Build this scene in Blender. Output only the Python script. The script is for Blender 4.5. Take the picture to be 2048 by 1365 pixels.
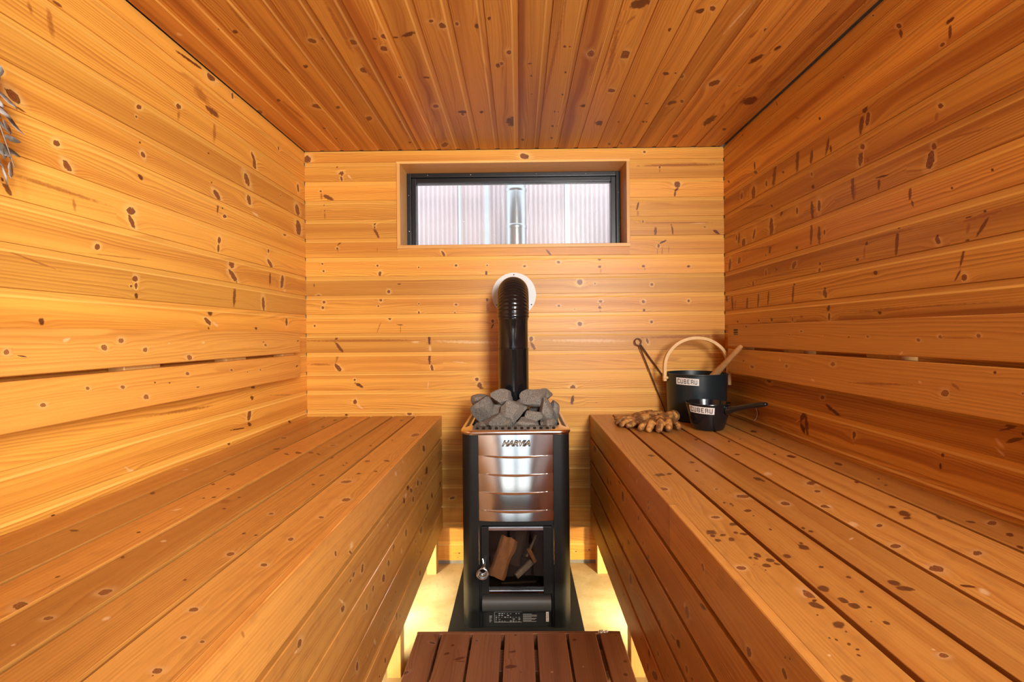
import bpy, bmesh, math, random
from mathutils import Vector, Matrix, noise
for o in list(bpy.data.objects): bpy.data.objects.remove(o)
SC = bpy.context.scene
COL = SC.collection
# ------------------------------------------------------------------ camera, world, lights, exposure
cam = bpy.data.cameras.new('camera'); camo = bpy.data.objects.new('camera', cam); COL.objects.link(camo)
F_PX = 935.0
YAW, PITCH, ROLL = .0082, .00335, -.00906
cam.sensor_width = 36.0; cam.lens = 36.0*F_PX/2048
cam.shift_x = -(1031.0-1024)/2048; cam.shift_y = (672.4-682.5)/2048
cam.clip_start = .02
_c, _s = math.cos(YAW), math.sin(YAW)
_F = Vector((-_s, _c, 0)); _R = Vector((_c, _s, 0)); _U = Vector((0, 0, 1))
_F2 = _F*math.cos(PITCH)-_U*math.sin(PITCH); _U2 = _U*math.cos(PITCH)+_F*math.sin(PITCH)
_R3 = _R*math.cos(ROLL)+_U2*math.sin(ROLL); _U3 = _U2*math.cos(ROLL)-_R*math.sin(ROLL)
_M = Matrix((_R3, _U3, -_F2)).transposed().to_4x4(); _M.translation = Vector((0, 0, 1.058))
camo.matrix_world = _M
SC.camera = camo
w = bpy.data.worlds.new('sky'); SC.world = w; w.use_nodes = True
bg = w.node_tree.nodes['Background']; bg.inputs[0].default_value = (.80, .90, 1.0, 1); bg.inputs[1].default_value = 2.6
SC.view_settings.view_transform = 'Standard'; SC.view_settings.look = 'None'
SC.view_settings.exposure = .06; SC.view_settings.gamma = 1.0; SC.view_settings.use_curve_mapping = False
SC.cycles.max_bounces = 14; SC.cycles.diffuse_bounces = 8; SC.cycles.glossy_bounces = 5
SC.cycles.transparent_max_bounces = 16; SC.cycles.use_denoising = True
SC.cycles.sample_clamp_indirect = 8.0; SC.cycles.caustics_reflective = False; SC.cycles.caustics_refractive = False
def area(name, loc, aim, sx, sy, power, col):
    l = bpy.data.lights.new(name, 'AREA'); l.shape = 'RECTANGLE'; l.size = sx; l.size_y = sy; l.energy = power; l.color = col
    o = bpy.data.objects.new(name, l); COL.objects.link(o); o.location = loc
    o.rotation_euler = (Vector(aim)-Vector(loc)).to_track_quat('-Z', 'Y').to_euler(); return o
# daylight entering through the glazed front behind the camera, with an added fill, and the warm lamps under the two benches
area('daylight_and_fill', (1.08, -1.30, 1.45), (-.95, 1.0, 1.10), 1.3, 1.6, 390, (1.0, .97, .93))
area('daylight_and_fill', (.62, -1.05, 1.05), (-.38, .75, .45), .6, 1.5, 60, (1.0, .97, .93))  # second area added to brighten the near left bench front
for sx_ in (-1, 1):
    area('under_bench_lamp', (-.02+sx_*.60, 1.55, .19), (-.02+sx_*.30, 2.00, -.08), .05, .05, 3.4, (1.0, .80, .50)).data.spread = 1.9
    area('under_bench_lamp', (-.02+sx_*.60, .95, .19), (-.02+sx_*.30, 1.50, -.08), .05, .05, 1.9, (1.0, .80, .50)).data.spread = 1.9
# ------------------------------------------------------------------ room measures
XL, XR, YB, YF, H = -.984, .943, 2.153, -.42, 1.911
HB = .687
rng = random.Random(7)
MARKS = {
'back': '''-.907 1.3921 .0052 .0047 -1.58 0|-.9013 1.358 .0052 .0047 -1.58 0|-.652 1.3813 .0055 .0049 -1.58 0|-.6402 1.3435 .0116 .007 -1.58 0|-.2885 1.3785 .0064 .0058 3.13 0|-.4614 1.3714 .0043 .0038 -1.58 0|-.1451 1.3773 .0042 .0038 -1.58 0|-.1502 1.3416 .0115 .0069 -1.58 2|-.946 1.2927 .0082 .0025 -1.58 5|-.9263 1.2441 .0098 .0061 3.13 0|-.5523 1.2952 .0091 .003 3.13 2|-.6008 1.2607 .0082 .0074 -1.58 0|-.6383 1.224 .0088 .0071 -1.58 0|-.6496 1.1946 .0047 .0043 3.13 0|-.9009 1.2146 .0067 .0067 -3.04 0|-.9067 1.1888 .007 .0063 -1.59 0|-.4618 1.2037 .0043 .0034 -1.58 0|-.4622 1.1621 .0082 .0049 -1.58 0|-.2902 1.1981 .0073 .0046 3.13 0|-.296 1.1596 .0055 .0038 -1.58 0|-.1465 1.2186 .0094 .0066 -1.58 2|-.1444 1.1818 .0255 .0071 -1.58 1|-.9273 1.1439 .0105 .007 3.13 0|-.9449 1.106 .0055 .005 -1.59 0|-.5977 1.1363 .0067 .0067 -3.02 0|-.6472 1.0978 .03 .003 -1.95 1|-.5482 1.0862 .0173 .0028 -1.58 1|-.548 1.1066 .0183 .0027 3.07 2|-.1219 1.1197 .0085 .0068 -1.58 0|-.1237 1.0966 .013 .0039 -1.94 5|-.844 1.0475 .0194 .0058 -2.04 5|-.8325 1.0051 .0319 .0064 2.23 5|-.4159 1.0364 .0234 .007 -1.58 2|-.4127 .9953 .0177 .0071 1.63 3|-.4156 .9464 .0234 .0066 -1.58 2|-.4041 .9061 .0154 .0062 1.82 0|-.8432 .9534 .0229 .0057 -1.88 1|-.8384 .9107 .0236 .0095 2.25 0|-.7303 .8803 .014 .007 3.13 2|-.7623 .8546 .0055 .0055 -2.82 0|-.7409 .8283 .0238 .0083 2.6 2|-.7394 .7972 .0237 .0083 -2.23 2|-.7621 .7529 .011 .0088 -1.59 0|-.7395 .7302 .0211 .0053 2.48 3|-.1758 .879 .0127 .0067 3.13 2|-.1973 .8527 .0088 .0088 -2.55 0|-.1864 .8231 .0244 .0085 2.25 5|-.8025 .6932 .0081 .0058 3.14 2|-.5106 .6988 .0111 .01 -3.14 0|-.3265 .7053 .0087 .0058 3.14 2|-.4228 .8296 .0237 .0028 -1.74 3|-.347 1.4328 .0155 .0062 2.1 0|-.2444 1.0248 .1521 .0076 3.11 3|-.7135 1.0345 .2625 .0092 3.13 1|-.4787 1.0269 .0213 .0064 3.13 3|-.2757 .9321 .0305 .0027 3.07 3|-.9208 .9267 .0596 .0053 3.12 1|-.9706 1.8757 .0161 .016 2.98 0|-.8333 1.841 .0095 .0043 -1.8 2|-.8145 1.8063 .0134 .0122 3.12 0|-.8141 1.784 .0113 .0056 1.8 0|-.8101 1.7585 .0081 .002 3.13 2|-.9114 1.7276 .0058 .0045 3.13 0|-.9082 1.704 .0183 .0055 1.62 1|-.8747 1.6976 .0255 .0089 2.63 5|-.8954 1.6658 .0088 .0035 -1.82 2|-.8944 1.637 .0041 .0041 3.04 0|-.8931 1.6146 .0162 .0041 -1.58 1|-.6613 1.5736 .0096 .0048 -2.14 0|-.6632 1.5586 .0049 .0045 3.13 0|-.6546 1.5305 .0258 .0057 2.05 5|-.8198 1.4905 .019 .0038 -2.43 5|-.8368 1.4625 .006 .0055 3.13 0|-.8345 1.4513 .0065 .002 1.69 1|-.6517 1.4549 .0132 .002 -1.61 1|-.911 1.6355 .0214 .0014 -3.11 2|-.8763 1.6392 .0397 .002 3.09 1|-.776 1.7917 .0144 .0057 2.35 3|.0308 1.4096 .0061 .0061 2.5 0|.0272 1.3716 .0077 .0059 3.13 0|.1825 1.3889 .0075 .0068 3.12 0|.3706 1.4023 .0118 .0094 -1.58 2|.3726 1.365 .0092 .0066 3.13 2|.3771 1.3457 .0118 .0035 -1.58 1|.5734 1.366 .0088 .0059 3.13 2|.579 1.3535 .0061 .0031 1.96 1|.7791 1.3637 .0079 .0056 3.13 2|.2802 1.2955 .0134 .0134 -1.01 0|.6113 1.2816 .0072 .0066 3.12 0|.1826 1.188 .0065 .0054 3.13 0|.3746 1.2062 .008 .0061 3.13 0|.3726 1.1925 .0071 .0021 -1.65 3|.371 1.1777 .0085 .0078 3.13 2|.373 1.1614 .0075 .003 1.59 1|.5707 1.2038 .0083 .0075 3.12 0|.5741 1.1631 .0111 .0061 -1.58 2|.7788 1.2042 .0071 .0063 -1.57 0|.2795 1.1029 .0104 .0104 -1.28 0|.608 1.1102 .0071 .0063 -1.57 0|.0539 1.0363 .013 .0091 -1.58 0|.0617 1.0043 .019 .0067 2.08 5|.3047 1.027 .2073 .0093 3.12 3|.7305 1.0396 .209 .0073 -3.13 1|.2416 1.0844 .0353 .0021 3.13 3|.5876 1.0232 .0125 .0062 1.91 0|.1409 1.4306 .0184 .0046 2.26 5|.4909 1.4775 .0101 .003 -2.2 5|.5813 1.8905 .0066 .006 3.11 0|.6504 1.8195 .0058 .0044 3.12 0|.6511 1.8042 .0109 .0033 -1.58 1|.7302 1.7404 .0161 .0137 -1.57 0|.726 1.7153 .0135 .0054 -2.42 2|.7198 1.6956 .0128 .0045 -1.74 5|.5647 1.6746 .0189 .0057 -2.87 5|.5493 1.6441 .0212 .0047 -1.82 2|.549 1.609 .0146 .0058 1.63 1|.5723 1.5716 .0082 .0041 1.71 0|.6289 1.5258 .0202 .006 -1.63 5|.7026 1.5559 .0048 .0034 3.13 2|.7071 1.529 .0223 .004 1.68 5|.8554 1.5431 .0037 .0028 3.13 2|.9075 1.5198 .0212 .0074 2.58 2|.6617 1.4761 .0202 .0051 -2.69 2|.6425 1.4591 .0101 .0061 -1.68 0|.6376 1.433 .0162 .0024 -1.68 1|.6594 1.4347 .0183 .0027 -1.69 1|.6886 1.4395 .0212 .0025 -1.63 1|.7329 1.827 .2152 .0086 -3.13 1|.7309 1.563 .2154 .0108 3.1 1|.8213 1.559 .0483 .0034 -3.09 3|-.3152 .3054 .0121 .006 -2.86 0|.0312 1.8768 .0212 .0127 2.91 0|-.8126 1.8018 .0048 .0047 -.18 0|-.1857 .8273 .0118 .0106 -1.78 0|.2437 .8088 .015 .012 1.64 0|.2421 .7548 .0235 .0094 -1.78 2|-.2863 .0489 .0046 .0039 -3.14 2|-.3028 .0492 .0132 .0014 3.11 1|-.2931 .0291 .0055 .0028 3.14 1|.2519 .056 .0049 .0049 -2.04 0|.3133 .0623 .0046 .0038 -3.14 2|.2815 .0564 .0559 .0017 -3.11 1''',
'left': '''1.0143 1.4352 .0124 .0081 2.31 0|.8931 1.3491 .0153 .0048 2.1 5|.8855 1.3624 .0047 .0032 1.8 2|.9942 1.3782 .1082 .0047 3.13 1|1.0293 1.3542 .0157 .0045 1.71 1|1.1805 1.3805 .0128 .0104 .25 0|1.1825 1.3546 .0179 .0075 2.11 0|1.1058 1.3187 .0182 .0086 2.98 0|1.0839 1.2707 .0085 .0068 -2.02 0|1.1913 1.2089 .0089 .0076 -2.6 0|1.194 1.192 .0085 .0046 -1.64 0|1.1951 1.1664 .0093 .0057 1.56 2|1.1787 1.1893 .0037 .0032 -2.62 0|.9595 1.1412 .0071 .0065 -2.2 0|.9552 1.0938 .0079 .0069 -1.71 2|1.2212 1.5395 .0078 .0069 2.06 0|1.4951 1.5548 .0046 .0037 .35 2|1.5213 1.5229 .0205 .0108 2.56 0|1.5253 1.4828 .0208 .0049 -1.68 5|1.5496 1.4878 .0056 .0039 .45 2|1.5601 1.4626 .0097 .0061 -2.71 0|1.6915 1.6283 .0249 .0145 2.23 0|1.7033 1.5591 .0189 .0128 1.85 0|1.7463 1.5168 .0241 .0067 2.96 3|1.7349 1.7136 .0328 .0136 1.93 0|1.5305 1.3768 .0118 .0085 -1.86 0|1.5253 1.35 .0137 .0061 -1.71 0|1.595 1.3068 .0155 .0132 .14 0|1.6029 1.2677 .029 .0109 2.48 0|1.6103 1.1946 .0324 .0062 -1.68 5|1.7919 1.1853 .0266 .0107 1.63 0|1.7773 1.2342 .0079 .0059 -.06 2|1.4805 1.1379 .0135 .0121 -.37 2|1.469 1.1082 .0189 .0077 2.54 0|1.5062 1.0993 .017 .0056 2.76 3|1.9688 1.1189 .0163 .0097 -1.62 0|1.8327 1.3998 .0123 .0067 -1.68 0|1.843 1.3469 .0236 .0099 2.49 0|1.8417 1.2859 .0244 .0068 -1.6 5|1.9365 1.2859 .0286 .0128 -1.84 0|1.9644 1.4901 .0153 .008 .27 0|2.0862 1.7226 .0183 .0104 1.67 0|2.0767 1.622 .0267 .0183 2.01 0|2.0858 1.5436 .0353 .0235 1.69 0|1.9561 1.251 .0129 .0064 -3.01 3|1.7396 1.0893 .0099 .0065 -.14 2|1.4734 1.0864 .005 .0043 2.07 2|.9355 1.2174 .0611 .0021 2.91 1|1.1445 1.2583 .1008 .0017 -3.07 1|.9012 1.6723 .0163 .0116 -2.59 0|.9395 1.7301 .0115 .0051 1.86 1|.982 1.7228 .0346 .0069 1.73 1|.996 1.7755 .012 .0035 -3.09 5|.8866 1.5702 .0056 .004 1.08 0|.9063 1.5326 .0155 .0089 2.55 0|.9199 1.5129 .0096 .0021 2.95 5|.9906 1.4749 .0075 .0066 .42 0|1.2109 1.6593 .0101 .0061 .67 0|1.2011 1.6295 .0036 .0033 1.19 0|1.3524 1.7296 .0113 .0068 .53 0|1.3519 1.7029 .0194 .0059 -1.72 1|1.2213 1.5394 .008 .0065 2.26 0|1.2116 1.5672 .0042 .0031 .59 2|1.4084 1.8921 .0714 .0052 -3.05 2|1.4999 1.8964 .0221 .0131 -2.8 0|1.503 1.8541 .0346 .0082 -1.8 5|1.4522 1.8106 .0409 .0207 2.79 1|1.5038 1.7865 .0318 .0104 3.13 5|1.5124 1.7235 .0407 .0082 -1.66 1|1.6105 1.8926 .0116 .0063 1.59 0|1.4961 1.6764 .0109 .0029 -2.64 2|1.4816 1.6437 .0052 .0033 .44 2|1.728 1.7312 .0135 .0057 1.92 0|1.9185 1.8331 .009 .0062 1.8 0|1.7151 .873 .0133 .0081 -.22 2|1.7088 .8341 .0127 .0084 -.34 2|1.6897 .7742 .0224 .012 -1.81 0|1.6915 .7398 .014 .0078 2.58 2|1.6275 .7357 .055 .0027 3.04 2|1.5666 .7 .0119 .0071 2.6 2|1.9874 .6928 .0137 .0068 -.29 2|1.1656 .7261 .0155 .0033 2.42 3|1.9644 .811 .154 .0023 3.02 1|1.37 .8432 .1356 .0049 3.1 1|1.608 1.1935 .0326 .0074 -1.62 5|.9767 .6831 .0122 .0033 2.57 2|.9861 .683 .03 .0078 3.01 3|1.1677 .725 .0242 .0059 2.52 3''',
'lback': '''.8302 1.0348 .0049 .0045 1.68 0|.9411 1.0551 .0088 .0043 -2.79 3|1.027 1.0371 .0075 .0061 2.94 0|1.0713 1.0517 .0075 .006 -2.94 0|1.1401 1.0287 .0066 .0058 -3.11 0|1.294 1.0019 .0105 .0072 2.91 0|1.6854 1.0272 .008 .0044 3.03 0|1.351 1.0422 .0068 .0033 -3.05 3|1.9324 1.0391 .0091 .0043 -.01 2|1.2192 1.0425 .0043 .0026 -3.03 3|.8571 1.0257 .0097 .0014 2.94 2|.9866 .952 .0051 .0036 2.75 0|1.074 .9441 .0066 .0043 2.86 0|1.1703 .9446 .0039 .0024 2.9 2|1.2195 .9389 .0035 .0021 2.86 2|1.2857 .958 .0068 .0044 2.91 0|1.4841 .9526 .0064 .0036 2.99 0|1.5709 .9394 .0041 .0023 3.03 0|1.65 .9405 .0052 .0029 3.04 0|.8929 .9299 .006 .0042 2.98 0|1.1415 .9124 .0087 .0055 2.67 0|1.3274 .9154 .0081 .0017 -3.13 2|1.9212 .9354 .0089 .004 -2.8 2|1.6712 1.0391 .0063 .0022 -3.03 2''',
'right': '''1.1632 1.8103 .0101 .0047 -2.27 0|1.1574 1.7881 .0129 .0045 -1.87 5|1.029 1.7322 .0116 .0051 -3.13 2|1.0273 1.7087 .0139 .0037 1.53 5|1.0455 1.6917 .0059 .0043 -2.72 0|1.4408 1.7624 .0098 .0082 2.15 0|1.4676 1.7223 .008 .0042 -2.31 2|1.2766 1.6625 .0138 .0108 1.76 2|1.2915 1.6253 .0273 .0079 1.77 5|1.2682 1.6308 .0203 .0076 1.66 0|1.586 1.6362 .0414 .0089 1.66 5|1.5102 1.6207 .0242 .0077 1.72 5|1.4313 1.6255 .0256 .0071 1.93 5|1.417 1.6067 .0131 .0058 -1.83 2|1.7287 1.6356 .0427 .0106 1.83 5|1.872 1.7221 .0174 .0068 1.52 0|1.8631 1.6923 .0152 .0064 -2.61 0|1.6712 1.6263 .008 .0046 -2.58 2|1.0394 1.5818 .0133 .0077 2.12 2|1.0512 1.5589 .0085 .0047 -2.27 0|1.0612 1.5371 .0188 .0051 1.65 1|1.0677 1.4748 .0088 .0058 1.17 0|1.0781 1.4474 .0222 .0105 1.79 0|1.2877 1.5631 .0109 .0066 -2.46 0|1.2953 1.5347 .021 .0094 1.65 0|1.2691 1.5227 .0109 .0056 1.44 1|1.1476 1.5252 .1405 .0062 3.06 1|1.3234 1.4644 .0375 .009 -1.67 5|1.3189 1.4497 .0226 .0066 1.62 1|1.3884 1.4917 .0101 .0084 1.73 2|1.231 1.4464 .0186 .0048 1.56 5|1.2229 1.4592 .0241 .0029 -3.01 2|1.1337 1.3875 .0138 .0043 1.63 5|.9381 1.3765 .0037 .0025 -2.13 2|1.0248 1.3675 .0042 .0029 -2.25 2|1.5032 1.5221 .0095 .0068 .7 2|1.5096 1.5635 .0074 .0044 -2.05 0|1.883 1.6156 .0261 .0164 1.58 0|1.9813 1.6349 .0146 .0097 1.6 0|1.7839 1.6229 .0122 .0067 1.44 0|2.0995 1.7318 .0114 .0053 -2.39 2|1.2463 1.8931 .0045 .0023 .91 0|1.4496 1.6707 .389 .0027 -2.98 1|1.7096 1.8895 .0119 .0022 -2.05 2|1.5808 1.775 .0223 .0042 -2.5 1|1.2226 1.495 .2454 .0044 -3.12 1|.9944 1.4712 .0621 .0025 -2.99 1|1.3517 1.4111 .0115 .0073 1.87 2|1.0147 1.3243 .0052 .0046 1.15 2|1.1269 1.3626 .0099 .003 -1.87 5|.9882 1.2951 .0086 .0067 2.35 2|.9535 1.2975 .0039 .0035 1.35 2|.9463 1.2919 .0719 .0055 3.07 1|.9593 1.2664 .025 .0037 2.22 5|.9893 1.2704 .0113 .0046 1.82 1|.9915 1.2449 .0079 .0046 2.75 2|1.0019 1.2129 .0212 .0034 1.82 5|1.0125 1.1763 .014 .0024 2.13 5|.998 1.1696 .0081 .0064 -1.93 0|1.1105 1.327 .0025 .0017 -2.43 3|1.1664 1.3136 .0051 .0039 3.02 2|1.1737 1.2788 .0304 .0055 1.67 5|1.0602 1.2709 .0044 .0039 -3.1 2|1.0603 1.2606 .0107 .006 -2.01 0|1.2749 1.2962 .0068 .0062 2.88 2|1.2835 1.2717 .0197 .0041 1.66 1|1.3095 1.2571 .0076 .004 -3.05 2|1.2446 1.2124 .008 .0065 .29 2|1.5926 1.3466 .0106 .0095 .71 2|1.6838 1.4824 .0131 .0075 2.1 2|1.5902 1.4675 .0125 .0062 1.5 0|1.5088 1.4489 .033 .0076 -1.65 5|1.4744 1.4513 .0201 .0078 1.53 0|1.5143 1.3738 .032 .0063 1.65 5|1.4754 1.3611 .0244 .0076 1.56 5|1.4498 1.3641 .0097 .0046 1.63 0|1.7513 1.4453 .0375 .014 1.55 0|1.8803 1.4508 .02 .0084 1.98 0|1.747 1.5276 .0089 .0048 -2.65 2|1.9685 1.4332 .0188 .0165 1.77 0|2.0089 1.4607 .023 .0077 1.76 5|2.0316 1.4673 .0136 .0061 1.69 0|1.7631 1.369 .027 .0079 1.75 5|1.7927 1.3499 .0103 .0061 1.68 0|2.0089 1.3589 .0232 .0127 1.67 0|2.0976 1.3604 .0283 .013 1.75 0|1.5547 1.3198 .0039 .0023 -2.88 2|1.3884 1.3286 .0037 .002 .39 2|1.6108 1.2864 .0156 .0097 2.3 0|1.7192 1.2873 .0083 .0052 -2.3 2|1.7923 1.2835 .014 .0066 1.55 0|1.8859 1.3178 .0081 .0057 2.35 0|1.8905 1.2558 .0184 .0074 1.57 0|1.4719 1.2673 .0087 .0066 1.38 0|1.4743 1.2518 .0073 .0058 2.01 0|1.6089 1.2203 .0073 .0047 .17 2|1.6173 1.1881 .0283 .0059 1.68 5|1.4486 1.1919 .0063 .0043 -2.88 2|1.4488 1.175 .0133 .0095 -1.92 0|1.7772 1.1845 .0277 .0063 1.7 5|1.8519 1.1812 .0271 .0064 1.72 5|1.9409 1.1781 .0266 .0082 1.74 5|2.0753 1.1871 .0286 .0093 -1.66 5|2.0474 1.1812 .0241 .0078 1.78 1|1.4322 1.1289 .0099 .0074 1.89 2|1.4303 1.1037 .0125 .0057 1.57 0|1.2314 1.1069 .0085 .007 -2.57 2|1.2345 1.1114 .1103 .0059 -3.12 1|1.6211 1.1015 .0079 .0034 1.58 0|1.7546 1.1041 .0079 .0067 -2.73 2|1.8481 1.1053 .0067 .0052 -2.77 2|1.5687 1.1075 .0098 .0064 -2.88 1|2.0264 1.1039 .0082 .0047 -3.08 2|2.1297 1.2114 .0172 .0109 -1.86 2|1.9083 1.5664 .193 .0056 -2.95 1|1.6629 1.3086 .3769 .0085 -3.1 1|1.2266 1.3071 .1801 .007 -3.08 1|1.7729 1.2671 .2998 .0064 -3.11 1|1.0767 1.1122 .2522 .0042 -3.13 1|1.8384 1.3863 .2491 .0039 -3.06 1|1.4644 .8524 .0096 .006 2.91 0|1.4186 .8199 .0388 .0081 -2.72 2|1.565 .7762 .0335 .0087 2.38 5|1.5629 .7339 .0276 .0101 -2.44 2|1.3276 .7635 .0116 .0066 -1.53 0|1.7749 .8763 .0161 .0104 3.04 0|.8901 .8782 .0081 .0029 -2.92 2|.8837 .8623 .0036 .0029 -1.54 2|.9272 .8349 .0124 .0039 -2.35 3|.9032 .8704 .0236 .0022 2.72 5|1.8561 .7378 .0149 .0042 1.7 2|1.596 .7552 .015 .0019 2.65 3|1.0511 .7793 .0051 .0043 2.05 2|1.0567 .7535 .0072 .0043 -1.63 2|1.3267 .7662 .0094 .0063 1.77 0|1.4031 .8146 .0203 .0057 -2.85 2|1.5461 .753 .0369 .0095 -1.71 5|.909 .8705 .0309 .0042 2.67 5|.8992 .8476 .019 .0035 2.7 5|.9272 .8189 .0125 .0032 -2.55 3''',
'rback': '''1.5278 1.0491 .0044 .0026 3.13 0|1.463 1.0594 .0058 .0035 -3.14 0|1.2528 1.0427 .0029 .0021 3.12 2|1.186 1.0447 .0048 .0033 -3.05 0|1.0361 1.0375 .005 .0035 -2.95 0|.9828 1.0449 .0049 .0036 -2.95 0|.9014 1.0476 .0045 .004 -2.9 0|.9396 1.0427 .0359 .0014 3.13 1|1.8165 1.0798 .0073 .0035 -3.13 2|1.3595 1.0463 .0029 .0019 3.13 3|1.5447 .9455 .0088 .005 3.03 0|1.8385 .9459 .0092 .0044 3.06 2|1.7732 .9272 .0118 .006 -3.09 0|1.585 .9634 .0071 .0039 -3.05 3|1.3176 .9666 .0093 .006 3.13 0|.9728 .9276 .0091 .007 2.92 0|1.033 .9455 .005 .0029 -2.92 3|.8711 .9793 .0037 .0034 2.83 2|.8232 .9464 .0023 .002 2.06 0|1.4082 .9127 .0092 .0039 -3.04 3|1.1567 .9284 .1105 .0033 3.06 1|.949 .9448 .0117 .0039 -2.59 1|1.0817 1.0069 .0076 .0029 2.37 3''',
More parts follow.
